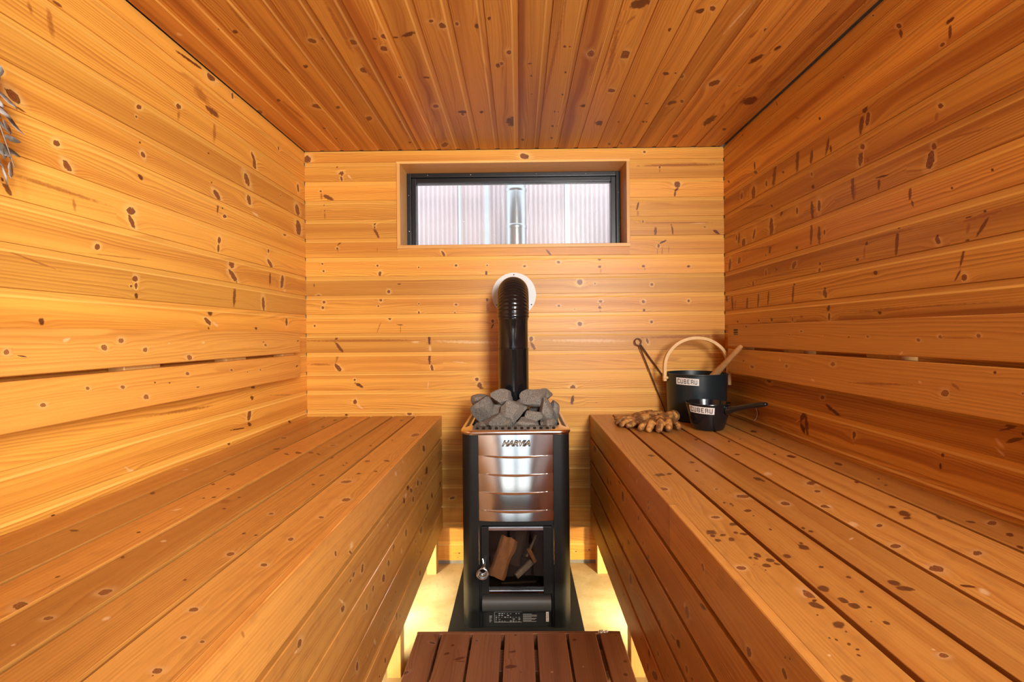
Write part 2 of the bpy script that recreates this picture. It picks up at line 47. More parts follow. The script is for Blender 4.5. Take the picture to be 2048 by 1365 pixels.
'ceil': '''1.3091 -.9487 .0102 .0074 2.14 3|1.2916 -.9061 .0045 .003 2.42 2|1.2909 -.8251 .0041 .0027 2.61 2|1.3034 -.7859 .0096 .0083 2.54 2|1.2396 -.7378 .0638 .0073 3.11 1|1.2882 -.7339 .0123 .0069 -3.14 3|1.243 -.6404 .0074 .0052 2.51 0|1.3049 -.6379 .1381 .0058 -3.11 1|1.4733 -.7404 .0585 .0096 -2.96 1|1.4232 -.7437 .0752 .0066 -3.12 1|1.3466 -.5901 .0109 .0105 1.94 0|1.3377 -.5554 .0071 .0051 2.66 2|1.4742 -.6676 .0132 .0074 2.59 2|1.4667 -.6292 .0099 .0076 2.74 0|1.4715 -.7192 .0109 .0084 3 2|1.2936 -.4897 .1203 .0081 3.11 1|1.3563 -.4754 .0124 .0107 2.89 0|1.365 -.4479 .0083 .0064 2.6 2|1.501 -.4871 .0165 .0156 -2.91 0|1.3414 -.4073 .0072 .0048 -1.61 2|1.3333 -.3755 .0131 .0104 -2.57 0|1.3886 -.3939 .0127 .0099 2.78 0|1.3369 -.3496 .0145 .0047 -1.62 2|1.3235 -.3048 .027 .0091 2.05 2|1.3279 -.2742 .0098 .008 -2.13 0|1.3667 -.2825 .0265 .0135 -2.63 0|1.3997 -.2754 .013 .0046 -3.12 1|1.2699 -.2317 .007 .0063 -1.34 0|1.2891 -.2046 .0121 .0095 2.96 0|1.2829 -.1637 .0067 .005 -3.12 0|1.2919 -.1083 .013 .0094 2.99 2|1.2623 -.0741 .0081 .0054 3.04 2|1.4826 -.061 .0122 .0077 3.12 2|1.5434 -.3865 .007 .0067 -2.55 0|1.5491 -.3624 .0097 .0094 -1.6 2|1.5455 -.3007 .0139 .0066 -1.77 2|1.6842 -.8616 .011 .007 2.63 2|1.7674 -.8445 .0859 .0078 -3.06 1|1.7305 -.736 .0249 .0185 -1.94 0|1.7408 -.6685 .0131 .0087 2.55 2|1.73 -.6341 .0118 .0075 2.94 0|1.7492 -.4568 .0125 .0092 2.7 0|1.7468 -.3713 .0232 .0144 3.02 0|1.7415 -.3032 .0142 .0108 2.74 0|1.7509 -.2697 .0158 .0085 3.07 0|1.7904 -.2006 .0276 .0148 -1.66 2|1.8089 -.2111 .0112 .0062 -2.95 0|1.7922 -.137 .0126 .0098 -3.1 2|1.8014 -.1015 .0193 .01 3.09 2|1.8343 -.5853 .0214 .0139 2.59 0|1.8234 -.535 .018 .0121 -1.58 2|2.0944 -.3261 .0287 .0139 2.7 0|1.912 -.7913 .0113 .0061 3.03 2|2.015 -.7815 .0084 .0042 3.05 2|1.9786 -.4688 .0111 .0088 3.04 2|2.0647 -.4764 .0099 .0073 3.12 2|1.8611 -.4678 .0072 .0046 -3 0|1.7686 -.9785 .0167 .0115 2.69 0|1.9054 -.4704 .1418 .0043 -3.12 1|1.7149 -.7183 .2471 .0056 3.09 1|1.6564 -.6053 .2178 .0037 -3.09 1|1.6929 -.6001 .1372 .0029 3.1 1|1.4986 -.4835 .0788 .0072 -3.02 1|1.416 -.0235 .0114 .0076 3.14 0|1.4326 .0025 .0184 .0119 -2.93 0|1.473 -.0478 .0095 .0055 3.09 0|1.5454 .0465 .0076 .0046 -3.06 2|1.5596 .079 .0146 .0079 -3.07 2|1.3906 .1425 .0067 .0048 -2.83 2|1.3905 .1573 .0044 .0032 -2.82 2|1.3907 .1843 .0109 .0071 -2.87 0|1.5269 .1578 .0073 .0045 -2.82 2|1.4283 .2257 .0157 .011 -2.81 0|1.4196 .251 .0558 .0044 3.14 1|1.503 .2446 .068 .0087 3.11 1|1.4176 .2661 .0173 .0062 -2.09 5|1.4364 .3305 .0261 .019 -2.03 0|1.2148 .3201 .0307 .02 2 2|1.2788 .3089 .043 .0054 2.62 1|1.3203 .4318 .0102 .006 -2.6 2|1.246 .4864 .0128 .0094 2.14 2|1.2372 .5171 .012 .0071 -2.39 0|1.233 .5335 .007 .0034 1.66 2|1.4989 .4397 .0117 .0064 -2.7 2|1.5436 .4901 .0127 .0108 1.01 2|1.5422 .5215 .0066 .004 -2.51 2|1.5599 .5459 .014 .0071 -2.66 0|1.6859 .4216 .0092 .0046 -2.77 2|1.6447 .3303 .0182 .0113 -2.05 0|1.8738 -.0232 .0496 .0244 -3.14 2|1.6701 .162 .008 .0049 -2.92 2|1.6608 .051 .0053 .0033 -3 2|1.7536 .2512 .0213 .0105 -1.74 2|1.8987 .3352 .0312 .0202 -2.22 2|1.7943 .1433 .007 .0036 -3 2|1.7969 .157 .0059 .003 -2.98 2|1.9185 .1432 .0118 .0057 -3.02 2|1.9226 .1656 .0103 .005 -3.01 2|2.0507 .0206 .0141 .0081 -3.03 2|2.0558 .0919 .0194 .013 -2.68 2|2.0352 .1475 .0121 .006 -2.98 2|1.8884 .4069 .0104 .0048 -2.84 2|1.8904 .5073 .0108 .0053 -2.74 2|1.8925 .5239 .0112 .0063 -2.72 2|1.7383 .5716 .0196 .0161 2 2|1.7289 .606 .0125 .0062 -2.63 0|1.888 .7727 .0539 .0202 3.02 2|1.467 .7474 .0308 .0141 2.78 2|1.4135 .7828 .0156 .0084 2.88 2|1.6061 .6725 .0225 .0167 2.85 0|1.5913 .7117 .021 .011 -3.03 2|2.0329 .6813 .0203 .013 .09 2|2.0094 .7084 .0164 .0085 .44 2|1.3283 .7034 .01 .0056 .7 0|1.3481 .6768 .0238 .0068 2.94 1|1.4471 .6251 .2994 .0038 -3.12 1|1.2776 .6003 .0754 .0037 3 3|1.302 .8518 .0736 .0083 3.1 1|1.6012 .8766 .0394 .0195 3.01 1|1.7334 .8565 .0371 .0337 .24 2|1.3225 .8936 .0495 .0138 2.93 2|1.6746 .8836 .1297 .0107 3 1|1.9714 .8667 .0153 .0089 .48 2|2.1085 .4119 .015 .0069 -2.85 2|2.0999 .4633 .0133 .006 -2.81 2|1.4637 .2947 .2074 .0086 -3.06 1|1.5316 .1083 .3347 .0056 3.09 1|1.6616 .6219 .0828 .0059 -3.08 1|1.8049 .5861 .0609 .0038 2.93 1''',
'ltop': '''1.1065 -.8782 .0142 .0058 2.41 2|.8931 -.8616 .0107 .0051 -1.28 2|.6766 -.6086 .0098 .0075 2.05 0|.6427 -.696 .0146 .0071 2.15 0|.6134 -.6277 .0065 .0043 -1.44 0|.7203 -.7221 .0041 .0033 2.38 2|.784 -.6744 .009 .0029 2.38 2|.7853 -.6822 .0171 .0055 2.34 3|.7931 -.4972 .0087 .0054 2.36 0|.755 -.4179 .0068 .0047 -1.12 0|.7094 -.5152 .0034 .0028 2.49 2|.9734 -.5237 .0071 .005 2.42 0|.8762 -.5228 .0048 .0035 2.34 2|.8686 -.4956 .0048 .0033 2.23 2|.8499 -.4215 .0066 .0045 2.54 0|.9523 -.4086 .0071 .0046 -.87 0|1.0537 -.3955 .0108 .0092 2.46 0|1.0141 -.3712 .007 .0045 2.69 2|1.162 -.5183 .0076 .005 2.73 2|1.1351 -.7152 .0074 .0057 2.53 2|1.0479 -.6643 .0164 .0114 2.1 1|1.0739 -.6506 .0064 .0039 2.44 2|1.0757 -.7112 .008 .0052 2.36 2|1.0703 -.7306 .0055 .0032 2.54 2|1.3026 -.9394 .0122 .0076 2.55 3|1.2528 -.7755 .0128 .0076 2.68 2|1.1689 -.7738 .0089 .0046 2.65 2|1.4179 -.5745 .0152 .0061 2.87 2|1.4809 -.7069 .0201 .009 2.32 2|1.4812 -.6666 .0165 .008 2.34 2|1.5335 -.8028 .0153 .0113 -1.12 2|1.4654 -.736 .0174 .005 2.19 2|1.4599 -.6329 .0166 .0038 2.41 2|1.184 -.4439 .0136 .0115 -1.44 0|1.2522 -.4352 .0093 .007 2.85 2|1.3801 -.3977 .0167 .0073 2.29 2|1.2724 -.3955 .0086 .0058 2.83 2|1.3778 -.4524 .0096 .0077 2.72 2|1.3603 -.5079 .0076 .0045 2.82 2|.6319 -.4466 .0072 .0043 -1.26 0|.5727 -.4184 .0043 .0027 2.02 0|.5154 -.4062 .0065 .0042 1.94 0|.5647 -.3895 .0034 .002 2.15 0|.5082 -.4055 .0018 .0014 2.17 2|1.003 -.6408 .0064 .0039 2.35 2|.6117 -.5484 .0062 .0053 1.98 3|.5601 -.6159 .0034 .0022 2.03 3|1.5702 -.5039 .01 .0053 2.9 2|1.6029 -.4821 .014 .0072 2.95 2|1.7349 -.3904 .0295 .0134 -3.02 0|1.5788 -.6356 .0124 .0088 -2.83 0|1.7203 -.627 .0104 .0038 2.85 2|2.0476 -.8134 .0234 .0089 2.83 2|1.9033 -.8059 .0211 .0081 2.84 2|1.7006 -.8635 .0156 .009 2.71 0|.9861 -.4814 .0046 .0014 2.58 2|.7866 -.3736 .0034 .0025 2.43 2|.8838 -.7293 .0054 .0032 2.26 2|.8446 -.6508 .0065 .0038 -1.24 3|.592 -.3623 .0055 .0052 -1.99 1|1.0223 -.7893 .0089 .0059 -1.5 2|.9996 -.7409 .0096 .0061 -2.28 3|1.2405 -.5296 .0097 .008 2.53 2|1.334 -.5076 .0076 .0044 2.92 2|1.6503 -.4534 .0094 .0037 2.95 2|2.0328 -.5168 .0205 .007 2.93 2''',
'rtop': '''1.2257 .3655 .0161 .0122 .88 4|1.2318 .3915 .0106 .0063 -2.55 4|1.1131 .3368 .0132 .0112 1.1 0|.9405 .3905 .0085 .0067 1.37 0|.9054 .4113 .0097 .007 .89 4|.8691 .3526 .0129 .0092 .5 4|.8543 .3495 .0063 .0046 .38 4|.8572 .3695 .0075 .0043 -2.17 4|.8367 .3509 .0073 .0053 .56 4|.8404 .3767 .009 .0058 .75 4|.8676 .397 .0067 .0046 .45 4|.8613 .409 .0076 .0058 1.48 4|1.0211 .4435 .0052 .0026 .43 4|1.0119 .4541 .0072 .003 -2.93 4|1.0036 .4539 .0051 .0021 -2.83 4|1.0596 .5025 .0156 .0115 1.39 0|.9756 .4715 .0109 .006 -2.26 4|.9477 .4699 .0039 .002 .49 4|.7786 .3927 .0096 .0064 .28 4|.7705 .3762 .0043 .0031 .69 4|.7685 .385 .0047 .0038 .01 4|.7617 .4035 .0079 .0073 1.61 4|.7441 .3889 .0077 .0056 .96 4|.7502 .4085 .0055 .0044 2.5 4|.7376 .3456 .0079 .0059 1.2 0|.7305 .3804 .0029 .0018 .48 4|.7474 .3711 .0022 .0014 .49 4|.7762 .4398 .0082 .0062 .52 4|.8071 .4853 .0118 .0089 -3.09 4|.8225 .4908 .0051 .0032 .71 4|1.0138 .5705 .0119 .0081 .59 0|.9953 .6482 .014 .0091 1.1 0|1.1842 .5961 .0128 .0065 -3 4|1.1823 .6033 .0181 .0063 -3.12 4|1.2271 .6474 .0195 .0109 .66 3|1.2201 .6226 .0128 .005 .47 2|1.1492 .7118 .0194 .009 -2.31 0|1.0904 .689 .0107 .0062 .7 0|.9971 .6551 .0098 .0073 .22 3|.8094 .6445 .0125 .006 1.05 0|.895 .6822 .01 .0046 .85 0|.9012 .6373 .0134 .01 .82 3|.7313 .6458 .0135 .0081 1.04 0|.6713 .628 .0165 .0072 -2.64 2|.6812 .6458 .0127 .0048 1.71 2|.6669 .6551 .0118 .0061 .78 3|.7826 .7584 .0133 .0051 .99 0|1.0398 .8347 .0142 .0083 .61 2|.9907 .7826 .0096 .0071 .76 2|.9532 .777 .0195 .0116 .52 4|.9311 .7653 .0107 .0051 1.14 4|.9344 .8322 .015 .0064 .77 2|.852 .8832 .0135 .0052 .91 2|.9041 .9053 .0139 .0061 .99 0|.9098 .8705 .0086 .0063 1.54 4|1.2818 .9502 .0198 .006 .63 2|1.1796 .8986 .0099 .0032 .69 2|1.1295 .8771 .0102 .004 .73 2|.6593 .4042 .0137 .0065 -3.08 0|.6357 .3992 .009 .0068 2.51 4|.6472 .4042 .0052 .0028 .9 2|.5931 .4009 .008 .0064 1.1 4|.6469 .4435 .0082 .0061 .43 4|.634 .4484 .0076 .0065 .38 4|.5795 .4003 .0024 .0017 .43 4|.5641 .3779 .0023 .0016 .4 4|.5562 .3873 .0032 .0021 .73 4|.5468 .3908 .0027 .0017 1.15 4|.5367 .3848 .002 .002 3.02 4|.5971 .4626 .0051 .0044 .55 4|.6772 .4363 .01 .0073 1.01 4|.6909 .5475 .0084 .0078 2.98 4|.6762 .5521 .0112 .0064 1.58 4|.7083 .4931 .005 .0033 .81 4|.6309 .4672 .0042 .0032 1.2 2|.7387 .4719 .0045 .0032 1.08 4|.5012 .3465 .0066 .0054 1.14 4|.5995 .4459 .0023 .0017 .77 4|.5359 .48 .0059 .0038 1.32 0|.546 .4778 .0023 .0017 1.27 3|.8851 .5324 .006 .0035 .53 4|.871 .5369 .0058 .0042 .75 4|1.2582 .474 .0089 .0053 .19 2|1.3418 .4902 .0116 .0083 -0 2|1.4186 .3957 .0137 .011 .15 2|1.4213 .7699 .0111 .0043 .46 2|1.3964 .8061 .0184 .0135 .25 2|1.4243 .6584 .0126 .0089 .44 2|1.4314 .7276 .0141 .0032 -2.69 2|1.3153 .8891 .0176 .0093 .34 4|1.1553 .8257 .0132 .0064 .51 2|1.7544 .8723 .0257 .0144 .42 2|1.5966 .7108 .0158 .0051 .42 2|1.6261 .6097 .0183 .0069 .29 2|.8029 .8501 .0094 .0048 .82 2|.8811 .4681 .0046 .0027 .36 4|1.1099 .4639 .0052 .0046 .01 0|1.1768 .3209 .0084 .0051 2.31 3|.6137 .3867 .0026 .0014 .65 4|.5374 .3519 .0029 .002 .92 3|.5677 .3719 .0019 .0014 .52 4|.6683 .4843 .0044 .0024 .8 4|.8399 .5909 .0095 .0019 -2.15 3''',
'lfas': '''.9021 .636 .0072 .0037 2.13 0|.981 .6013 .011 .0028 2.38 0|1.0529 .5308 .0089 .008 2.72 0|.9985 .5455 .0069 .0045 3.04 0|.9793 .5423 .0057 .0035 2.89 0|1.2649 .438 .0091 .0082 2.82 0|1.2155 .4241 .0139 .0091 2.71 0|1.1285 .4444 .0068 .0066 2.35 0|1.0808 .4279 .0088 .0063 2.2 0|.9361 .5085 .0093 .0063 2.72 0|.7521 .5608 .0078 .0068 2.88 0|.7396 .5557 .0066 .0025 2.85 3|1.1382 .309 .0123 .0053 2.15 3|1.1391 .2947 .0051 .0028 -1.59 2|1.0821 .3146 .0073 .0034 2.11 3|1.0135 .3373 .0108 .0062 -1.22 0|1.3067 .4538 .0066 .0029 2.76 2|1.3387 .2529 .0161 .0073 1.82 0|1.3757 .2289 .0085 .004 2.03 0|1.3383 .1933 .013 .0081 2.44 3|1.2222 .2042 .0095 .0059 2.1 0|1.3322 .3229 .0069 .0028 2.64 2|1.2842 .3258 .0053 .0016 2.69 2|1.2194 .3145 .0085 .0028 2.04 0|.5925 .6889 .0089 .0016 2.33 1|.5989 .674 .0081 .0024 2.08 1|1.6504 .2146 .0184 .0106 2.66 2|1.2693 .2994 .0053 .0025 2.42 2|1.1726 .1984 .0058 .0023 2.45 2|.9321 .525 .0206 .0028 2.41 3|1.7363 .6365 .0251 .0115 -.48 0|1.4289 .6699 .0118 .0051 -.48 3|1.3449 .6593 .0137 .0078 -.5 3|1.4859 .5724 .0243 .0116 -.53 2|1.5325 .5475 .0183 .0069 -.46 0|1.4576 .5569 .0182 .0093 2.96 3|1.4365 .5489 .0127 .0077 -.72 2|1.5588 .5092 .0135 .0092 2.69 0|1.6325 .5407 .0146 .0098 2.76 0|1.6903 .5212 .011 .0071 2.83 0|1.7865 .5389 .0275 .0172 2.82 2|1.9818 .4769 .0237 .0049 2.87 2|1.6688 .4882 .0155 .003 2.8 2|1.4574 .4396 .0132 .0109 2.52 0|1.3142 .4575 .011 .0096 2.36 0|1.2604 .4408 .0103 .0078 2.56 0|1.0551 .5337 .0079 .0053 2.58 0|1.6642 .2809 .0148 .004 -.52 2|1.7646 .3654 .0166 .0073 2.25 2|1.6748 .3607 .0261 .015 2.55 0|1.8915 .4059 .02 .011 2.68 2|1.7943 .3966 .0219 .0124 2.63 2|2.0904 .3897 .0249 .012 -.48 2|1.4008 .4081 .0145 .0089 2.39 3|1.2568 .5463 .0078 .004 -.66 3|1.5891 .3545 .0118 .0054 2.62 0|1.6191 .3065 .0088 .0069 -3.05 0|.987 .6124 .0142 .0084 2.58 3''',
'rfas': '''1.3689 .3379 .0172 .0134 2.14 0|1.0041 .4871 .0145 .0108 2.82 0|.9035 .5181 .0114 .0099 -1.36 0|1.0814 .3823 .0106 .0098 -1.61 0|.955 .4221 .0134 .0085 2.59 2|1.0981 .3043 .0077 .0055 2.8 0|.6591 .6076 .0079 .0061 2.32 0|.57 .6412 .0058 .0051 -2.14 0|.822 .644 .0055 .0046 -1.95 0|1.1736 .4963 .0071 .0058 3.03 2|1.0245 .3058 .0059 .0039 2.87 0|.9076 .404 .0075 .0062 2.03 0|.8799 .4058 .0058 .0031 2.6 2|1.1237 .2337 .025 .0092 2.65 0|.8246 .575 .019 .0043 2.85 2|1.1739 .2523 .0109 .0096 2.21 2|1.2547 .2367 .0074 .0014 2.58 2|1.5829 .298 .0118 .0035 2.76 0|1.4591 .242 .0129 .0032 2.68 2|.5685 .6626 .0026 .0014 2.45 2|.5586 .6677 .002 .0014 2.46 2|1.1885 .2094 .0114 .007 -1.47 0|.9868 .4153 .0162 .0031 2.92 0|1.0299 .4932 .0079 .0037 3.03 3|.9169 .524 .0065 .0044 2.11 3|1.4639 .5477 .019 .0164 2.19 0|1.2707 .5558 .0089 .0072 2.39 0|1.1698 .6205 .007 .0055 2.89 0|1.1736 .6353 .0061 .0037 -3.09 0|1.3893 .4394 .0178 .0111 2.63 2|1.4698 .3907 .0139 .0109 -1.56 2|1.2241 .5081 .0049 .0042 2.57 2|1.1734 .4955 .0073 .0053 2.69 2|1.501 .58 .0384 .0056 2.98 2|1.6571 .5284 .0152 .0077 -2.95 2|1.5542 .5592 .0081 .0037 2.85 3|1.6176 .6039 .0097 .007 -2.87 2|1.3687 .67 .0068 .006 -1.34 3|1.9094 .496 .0203 .0086 2.43 3|1.6661 .4419 .0121 .0096 3.07 3|1.604 .4467 .0094 .0071 -3.07 3|1.6432 .3122 .0142 .0038 2.71 0|1.5835 .3025 .011 .0045 2.67 0|1.4509 .3465 .0124 .0092 -2.63 3|1.0813 .6806 .003 .0014 2.83 2|.8251 .6464 .0063 .0045 2.39 0|1.3928 .4466 .0069 .0031 -.54 3|1.7124 .5173 .0179 .0103 -2.97 2|1.2854 .65 .0078 .0068 -2.2 3|1.9989 .5651 .038 .0159 3.08 2''',
'stool': '''1.4377 -.2156 .0068 .0052 -1.59 2|1.3998 -.2263 .0095 .0058 -1.87 2|1.379 -.1857 .0191 .0056 -1.93 2|1.367 -.1804 .0149 .0021 1.58 2|1.4071 -.0299 .0145 .0053 -1.77 2|1.3447 -.0326 .0192 .008 -1.67 2|1.46 .164 .0086 .0067 -2.16 2|1.4856 -.021 .0054 .0045 -2.29 2|1.3634 .3 .0074 .0064 1.36 2|1.3108 .289 .0063 .0051 1.34 2|1.4489 -.2792 .011 .0042 1.92 0|1.3191 -.3322 .0116 .0051 -2.29 0|1.4813 .2966 .0039 .0032 1.72 2|1.4587 -.1424 .0063 .0026 1.87 0|1.3209 -.0035 .0032 .0019 2.28 2|1.3215 .0836 .0044 .0039 .06 3|1.3429 .1751 .0031 .0023 .27 3''',
}

AX = {'back': (1, YB, (0, 2)), 'left': (0, XL, (1, 2)), 'right': (0, XR, (1, 2)), 'ceil': (2, H, (1, 0)), 'lback': (0, XL+.065, (1, 2)),
      'rback': (0, XR-.065, (1, 2)), 'ltop': (2, HB, (1, 0)), 'rtop': (2, HB, (1, 0)), 'lfas': (0, -.36, (1, 2)), 'rfas': (0, .319, (1, 2)), 'stool': (2, .1, (1, 0))}
def read_marks(key):
    ax, val, (ui, vi) = AX[key]; L = []
    for t in MARKS[key].split('|'):
        u, v, A, B, an, ty = [float(x) for x in t.split()]
        c = [0, 0, 0]; c[ax] = val; c[ui] = u; c[vi] = v
        a = [0, 0, 0]; a[ui] = math.cos(an); a[vi] = math.sin(an)
        b = [0, 0, 0]; b[ui] = -math.sin(an); b[vi] = math.cos(an)
        L.append((Vector(c), Vector(a), Vector(b), A, B, int(ty)))
    return L
# ------------------------------------------------------------------ node helpers and materials
class NT:
    def __init__(s, name):
        s.m = bpy.data.materials.new(name); s.m.use_nodes = True; s.t = s.m.node_tree
        s.b = s.t.nodes['Principled BSDF']
    def n(s, typ, **kw):
        x = s.t.nodes.new(typ)
        for k, v in kw.items(): setattr(x, k, v)
        return x
    def put(s, sock, v):
        if v is None: return
        if isinstance(v, bpy.types.NodeSocket): s.t.links.new(v, sock)
        elif isinstance(v, (tuple, list)) and len(v) == 3 and sock.type == 'RGBA': sock.default_value = (*v, 1)
        else: sock.default_value = v
    def math(s, op, a, b=None, c=None, clamp=False):
        x = s.n('ShaderNodeMath', operation=op, use_clamp=clamp)
        for i, v in enumerate((a, b, c)): s.put(x.inputs[i], v)
        return x.outputs[0]
    def mix(s, f, a, b, mode='MIX'):
        x = s.n('ShaderNodeMix', data_type='RGBA', blend_type=mode)
        s.put(x.inputs['Factor'], f); s.put(x.inputs[6], a); s.put(x.inputs[7], b); return x.outputs[2]
    def ss(s, x, a, b):
        y = s.n('ShaderNodeMapRange', interpolation_type='SMOOTHSTEP')
        s.put(y.inputs[0], x); s.put(y.inputs[1], a); s.put(y.inputs[2], b); s.put(y.inputs[3], 0.0); s.put(y.inputs[4], 1.0); return y.outputs[0]
    def xyz(s, x, y, z):
        c = s.n('ShaderNodeCombineXYZ')
        for i, v in enumerate((x, y, z)): s.put(c.inputs[i], v)
        return c.outputs[0]
    def noise(s, vec, scale, detail=2.0, rough=.5, dist=0.0):
        x = s.n('ShaderNodeTexNoise'); s.put(x.inputs['Vector'], vec); s.put(x.inputs['Scale'], scale)
        s.put(x.inputs['Detail'], detail); s.put(x.inputs['Roughness'], rough); s.put(x.inputs['Distortion'], dist); return x.outputs[0]
    def bump(s, h, strength, dist):
        x = s.n('ShaderNodeBump'); s.put(x.inputs['Height'], h); x.inputs['Strength'].default_value = strength; x.inputs['Distance'].default_value = dist
        s.t.links.new(x.outputs[0], s.b.inputs['Normal'])
def plain(name, col, rough=.5, metal=0.0, spec=.5, bump=None, var=0.0, vscale=40.0):
    k = NT(name); k.b.inputs['Roughness'].default_value = rough; k.b.inputs['Metallic'].default_value = metal
    k.b.inputs['Specular IOR Level'].default_value = spec
    co = k.n('ShaderNodeTexCoord').outputs['Object']
    nz = k.noise(co, vscale, 3.0)
    f = k.math('MULTIPLY_ADD', nz, 2*var, 1-var)
    k.put(k.b.inputs['Base Color'], k.mix(1.0, col, k.xyz(f, f, f), 'MULTIPLY') if var else col)
    if bump: k.bump(k.noise(co, bump[0], 3.0), bump[1], bump[2])
    return k.m
def wood(name, light, late, heart, heart_amt=.45, ring=.55, knot=(.14, .032, .008), rough=.42, dirt=0.0, rings=125.0, spec=.4, strip=(.42, .25), halo_amt=.40):
    k = NT(name); M = k.math
    uv = k.n('ShaderNodeUVMap', uv_map='grain').outputs[0]
    q = k.n('ShaderNodeUVMap', uv_map='knot').outputs[0]
    dd = k.n('ShaderNodeUVMap', uv_map='offset').outputs[0]
    rnd = k.n('ShaderNodeAttribute', attribute_name='rnd').outputs['Fac']
    kt = k.n('ShaderNodeAttribute', attribute_name='kt').outputs['Fac']
    kr = k.n('ShaderNodeAttribute', attribute_name='kr').outputs['Fac']
    kw = k.n('ShaderNodeAttribute', attribute_name='kw').outputs['Fac']
    sx = k.n('ShaderNodeSeparateXYZ'); k.put(sx.inputs[0], uv); u, v = sx.outputs[0], sx.outputs[1]
    sd = k.n('ShaderNodeSeparateXYZ'); k.put(sd.inputs[0], dd); du, dv = sd.outputs[0], sd.outputs[1]
    ln = k.n('ShaderNodeVectorMath', operation='LENGTH'); k.put(ln.inputs[0], q); d0 = ln.outputs['Value']
    # grain lines bend round each knot
    e1 = M('DIVIDE', du, M('MULTIPLY', kr, 3.2)); e2 = M('DIVIDE', dv, M('MULTIPLY', kr, 1.7))
    ex = M('EXPONENT', M('MULTIPLY', M('ADD', M('MULTIPLY', e1, e1), M('MULTIPLY', e2, e2)), -1.0))
    vv = M('SUBTRACT', v, M('MULTIPLY', M('MULTIPLY', dv, ex), kw))
    vv = M('ADD', vv, M('MULTIPLY', M('MULTIPLY', ex, kw), M('MULTIPLY', kr, .9)))
    slow = k.noise(k.xyz(M('MULTIPLY', u, .9), M('MULTIPLY', vv, 9.0), M('MULTIPLY', rnd, 19.0)), 1.0, 1.5)
    wob = k.noise(k.xyz(M('MULTIPLY', u, 7.0), M('MULTIPLY', vv, 30.0), rnd), 1.0, 2.0)
    ph = M('ADD', M('MULTIPLY', vv, rings), M('MULTIPLY', slow, 16.0)); ph = M('ADD', ph, M('MULTIPLY', wob, .55))
    fr = M('FRACT', ph)
    r1 = M('MULTIPLY', k.ss(fr, .15, .86), M('SUBTRACT', 1.0, k.ss(fr, .90, 1.0)))
    rp = k.noise(k.xyz(M('MULTIPLY', u, .6), M('MULTIPLY', vv, 40.0), rnd), 1.0, 1.0)
    r1 = M('MULTIPLY', r1, k.ss(rp, .25, .75))
    fib = k.noise(k.xyz(M('MULTIPLY', u, 9.0), M('MULTIPLY', vv, 800.0), rnd), 1.0, 2.0)
    band = k.noise(k.xyz(M('MULTIPLY', u, .55), M('MULTIPLY', vv, 22.0), M('ADD', M('MULTIPLY', rnd, 31.0), 3.0)), 1.0, 2.0)
    col = k.mix(M('MULTIPLY', k.ss(band, .44, .72), heart_amt), light, heart)
    col = k.mix(M('MULTIPLY', r1, ring), col, late)
    f = M('MULTIPLY_ADD', fib, .50, .75); f = M('MULTIPLY', f, M('MULTIPLY_ADD', rnd, .36, .80))
    col = k.mix(1.0, col, k.xyz(f, f, f), 'MULTIPLY')
    hue = M('FRACT', M('MULTIPLY', rnd, 7.31))
    col = k.mix(M('MULTIPLY', hue, .28), col, k.mix(1.0, col, (1.0, .80, .58), 'MULTIPLY'))
    if dirt:
        dn = k.noise(k.xyz(M('MULTIPLY', u, 30.0), M('MULTIPLY', v, 60.0), rnd), 1.0, 4.0)
        col = k.mix(M('MULTIPLY', k.ss(dn, .50, .75), dirt), col, (.20, .075, .025))
    # knots, drips, cracks, pale patches, wet spots
    rag = k.noise(k.xyz(u, v, rnd), 240.0, 3.0)
    rag2 = k.noise(k.xyz(u, v, rnd), 90.0, 3.0)
    d = M('ADD', d0, M('ADD', M('MULTIPLY', M('SUBTRACT', rag, .5), .6), M('MULTIPLY', M('SUBTRACT', rag2, .5), .8)))
    d2 = M('ADD', d0, M('MULTIPLY', M('SUBTRACT', rag2, .5), 1.3))
    is0 = M('COMPARE', kt, 0.0, .3); is1 = M('COMPARE', kt, 1.0, .3); is2 = M('COMPARE', kt, 2.0, .3); is3 = M('COMPARE', kt, 3.0, .3); is4 = M('COMPARE', kt, 4.0, .3)
    halo = M('MULTIPLY', M('SUBTRACT', 1.0, k.ss(d2, .6, 2.6)), is0)
    col = k.mix(M('MULTIPLY', halo, halo_amt), col, [min(1, light[0]*1.18), min(1, light[1]*1.60), light[2]*3.2])
    pale = M('MULTIPLY', M('SUBTRACT', 1.0, k.ss(d2, .3, 1.25)), is3)
    col = k.mix(M('MULTIPLY', pale, .45), col, (.88, .62, .34))
    drip = M('MULTIPLY', M('SUBTRACT', 1.0, k.ss(d2, .45, 1.2)), is1)
    drip = M('MULTIPLY', drip, M('MULTIPLY_ADD', rag, .5, .5))
    col = k.mix(M('MULTIPLY', drip, .80), col, (.23, .052, .010))
    kin = M('MULTIPLY', M('SUBTRACT', 1.0, k.ss(d, .72, .98)), is0)
    rr = M('SINE', M('MULTIPLY', M('ADD', d0, M('MULTIPLY', rag2, .8)), 11.0))
    kc = k.mix(M('MULTIPLY_ADD', rr, .35, .45), [x*1.8 for x in knot], [x*.6 for x in knot])
    col = k.mix(M('MULTIPLY', kin, .93), col, kc)
    edge = M('MULTIPLY', M('MULTIPLY', k.ss(d, .60, .85), M('SUBTRACT', 1.0, k.ss(d, .87, 1.05))), is0)
    col = k.mix(M('MULTIPLY', edge, .7), col, [x*.42 for x in knot])
    crk = M('MULTIPLY', M('SUBTRACT', 1.0, k.ss(d2, .62, 1.05)), is2)
    col = k.mix(M('MULTIPLY', crk, .95), col, k.mix(rag, (.012, .005, .003), (.20, .045, .012)))
    col = k.mix(M('MULTIPLY', M('COMPARE', kt, 6.0, .3), strip[0]), col, [min(1, light[0]*1.2), min(1, light[1]*1.55), light[2]*2.2])
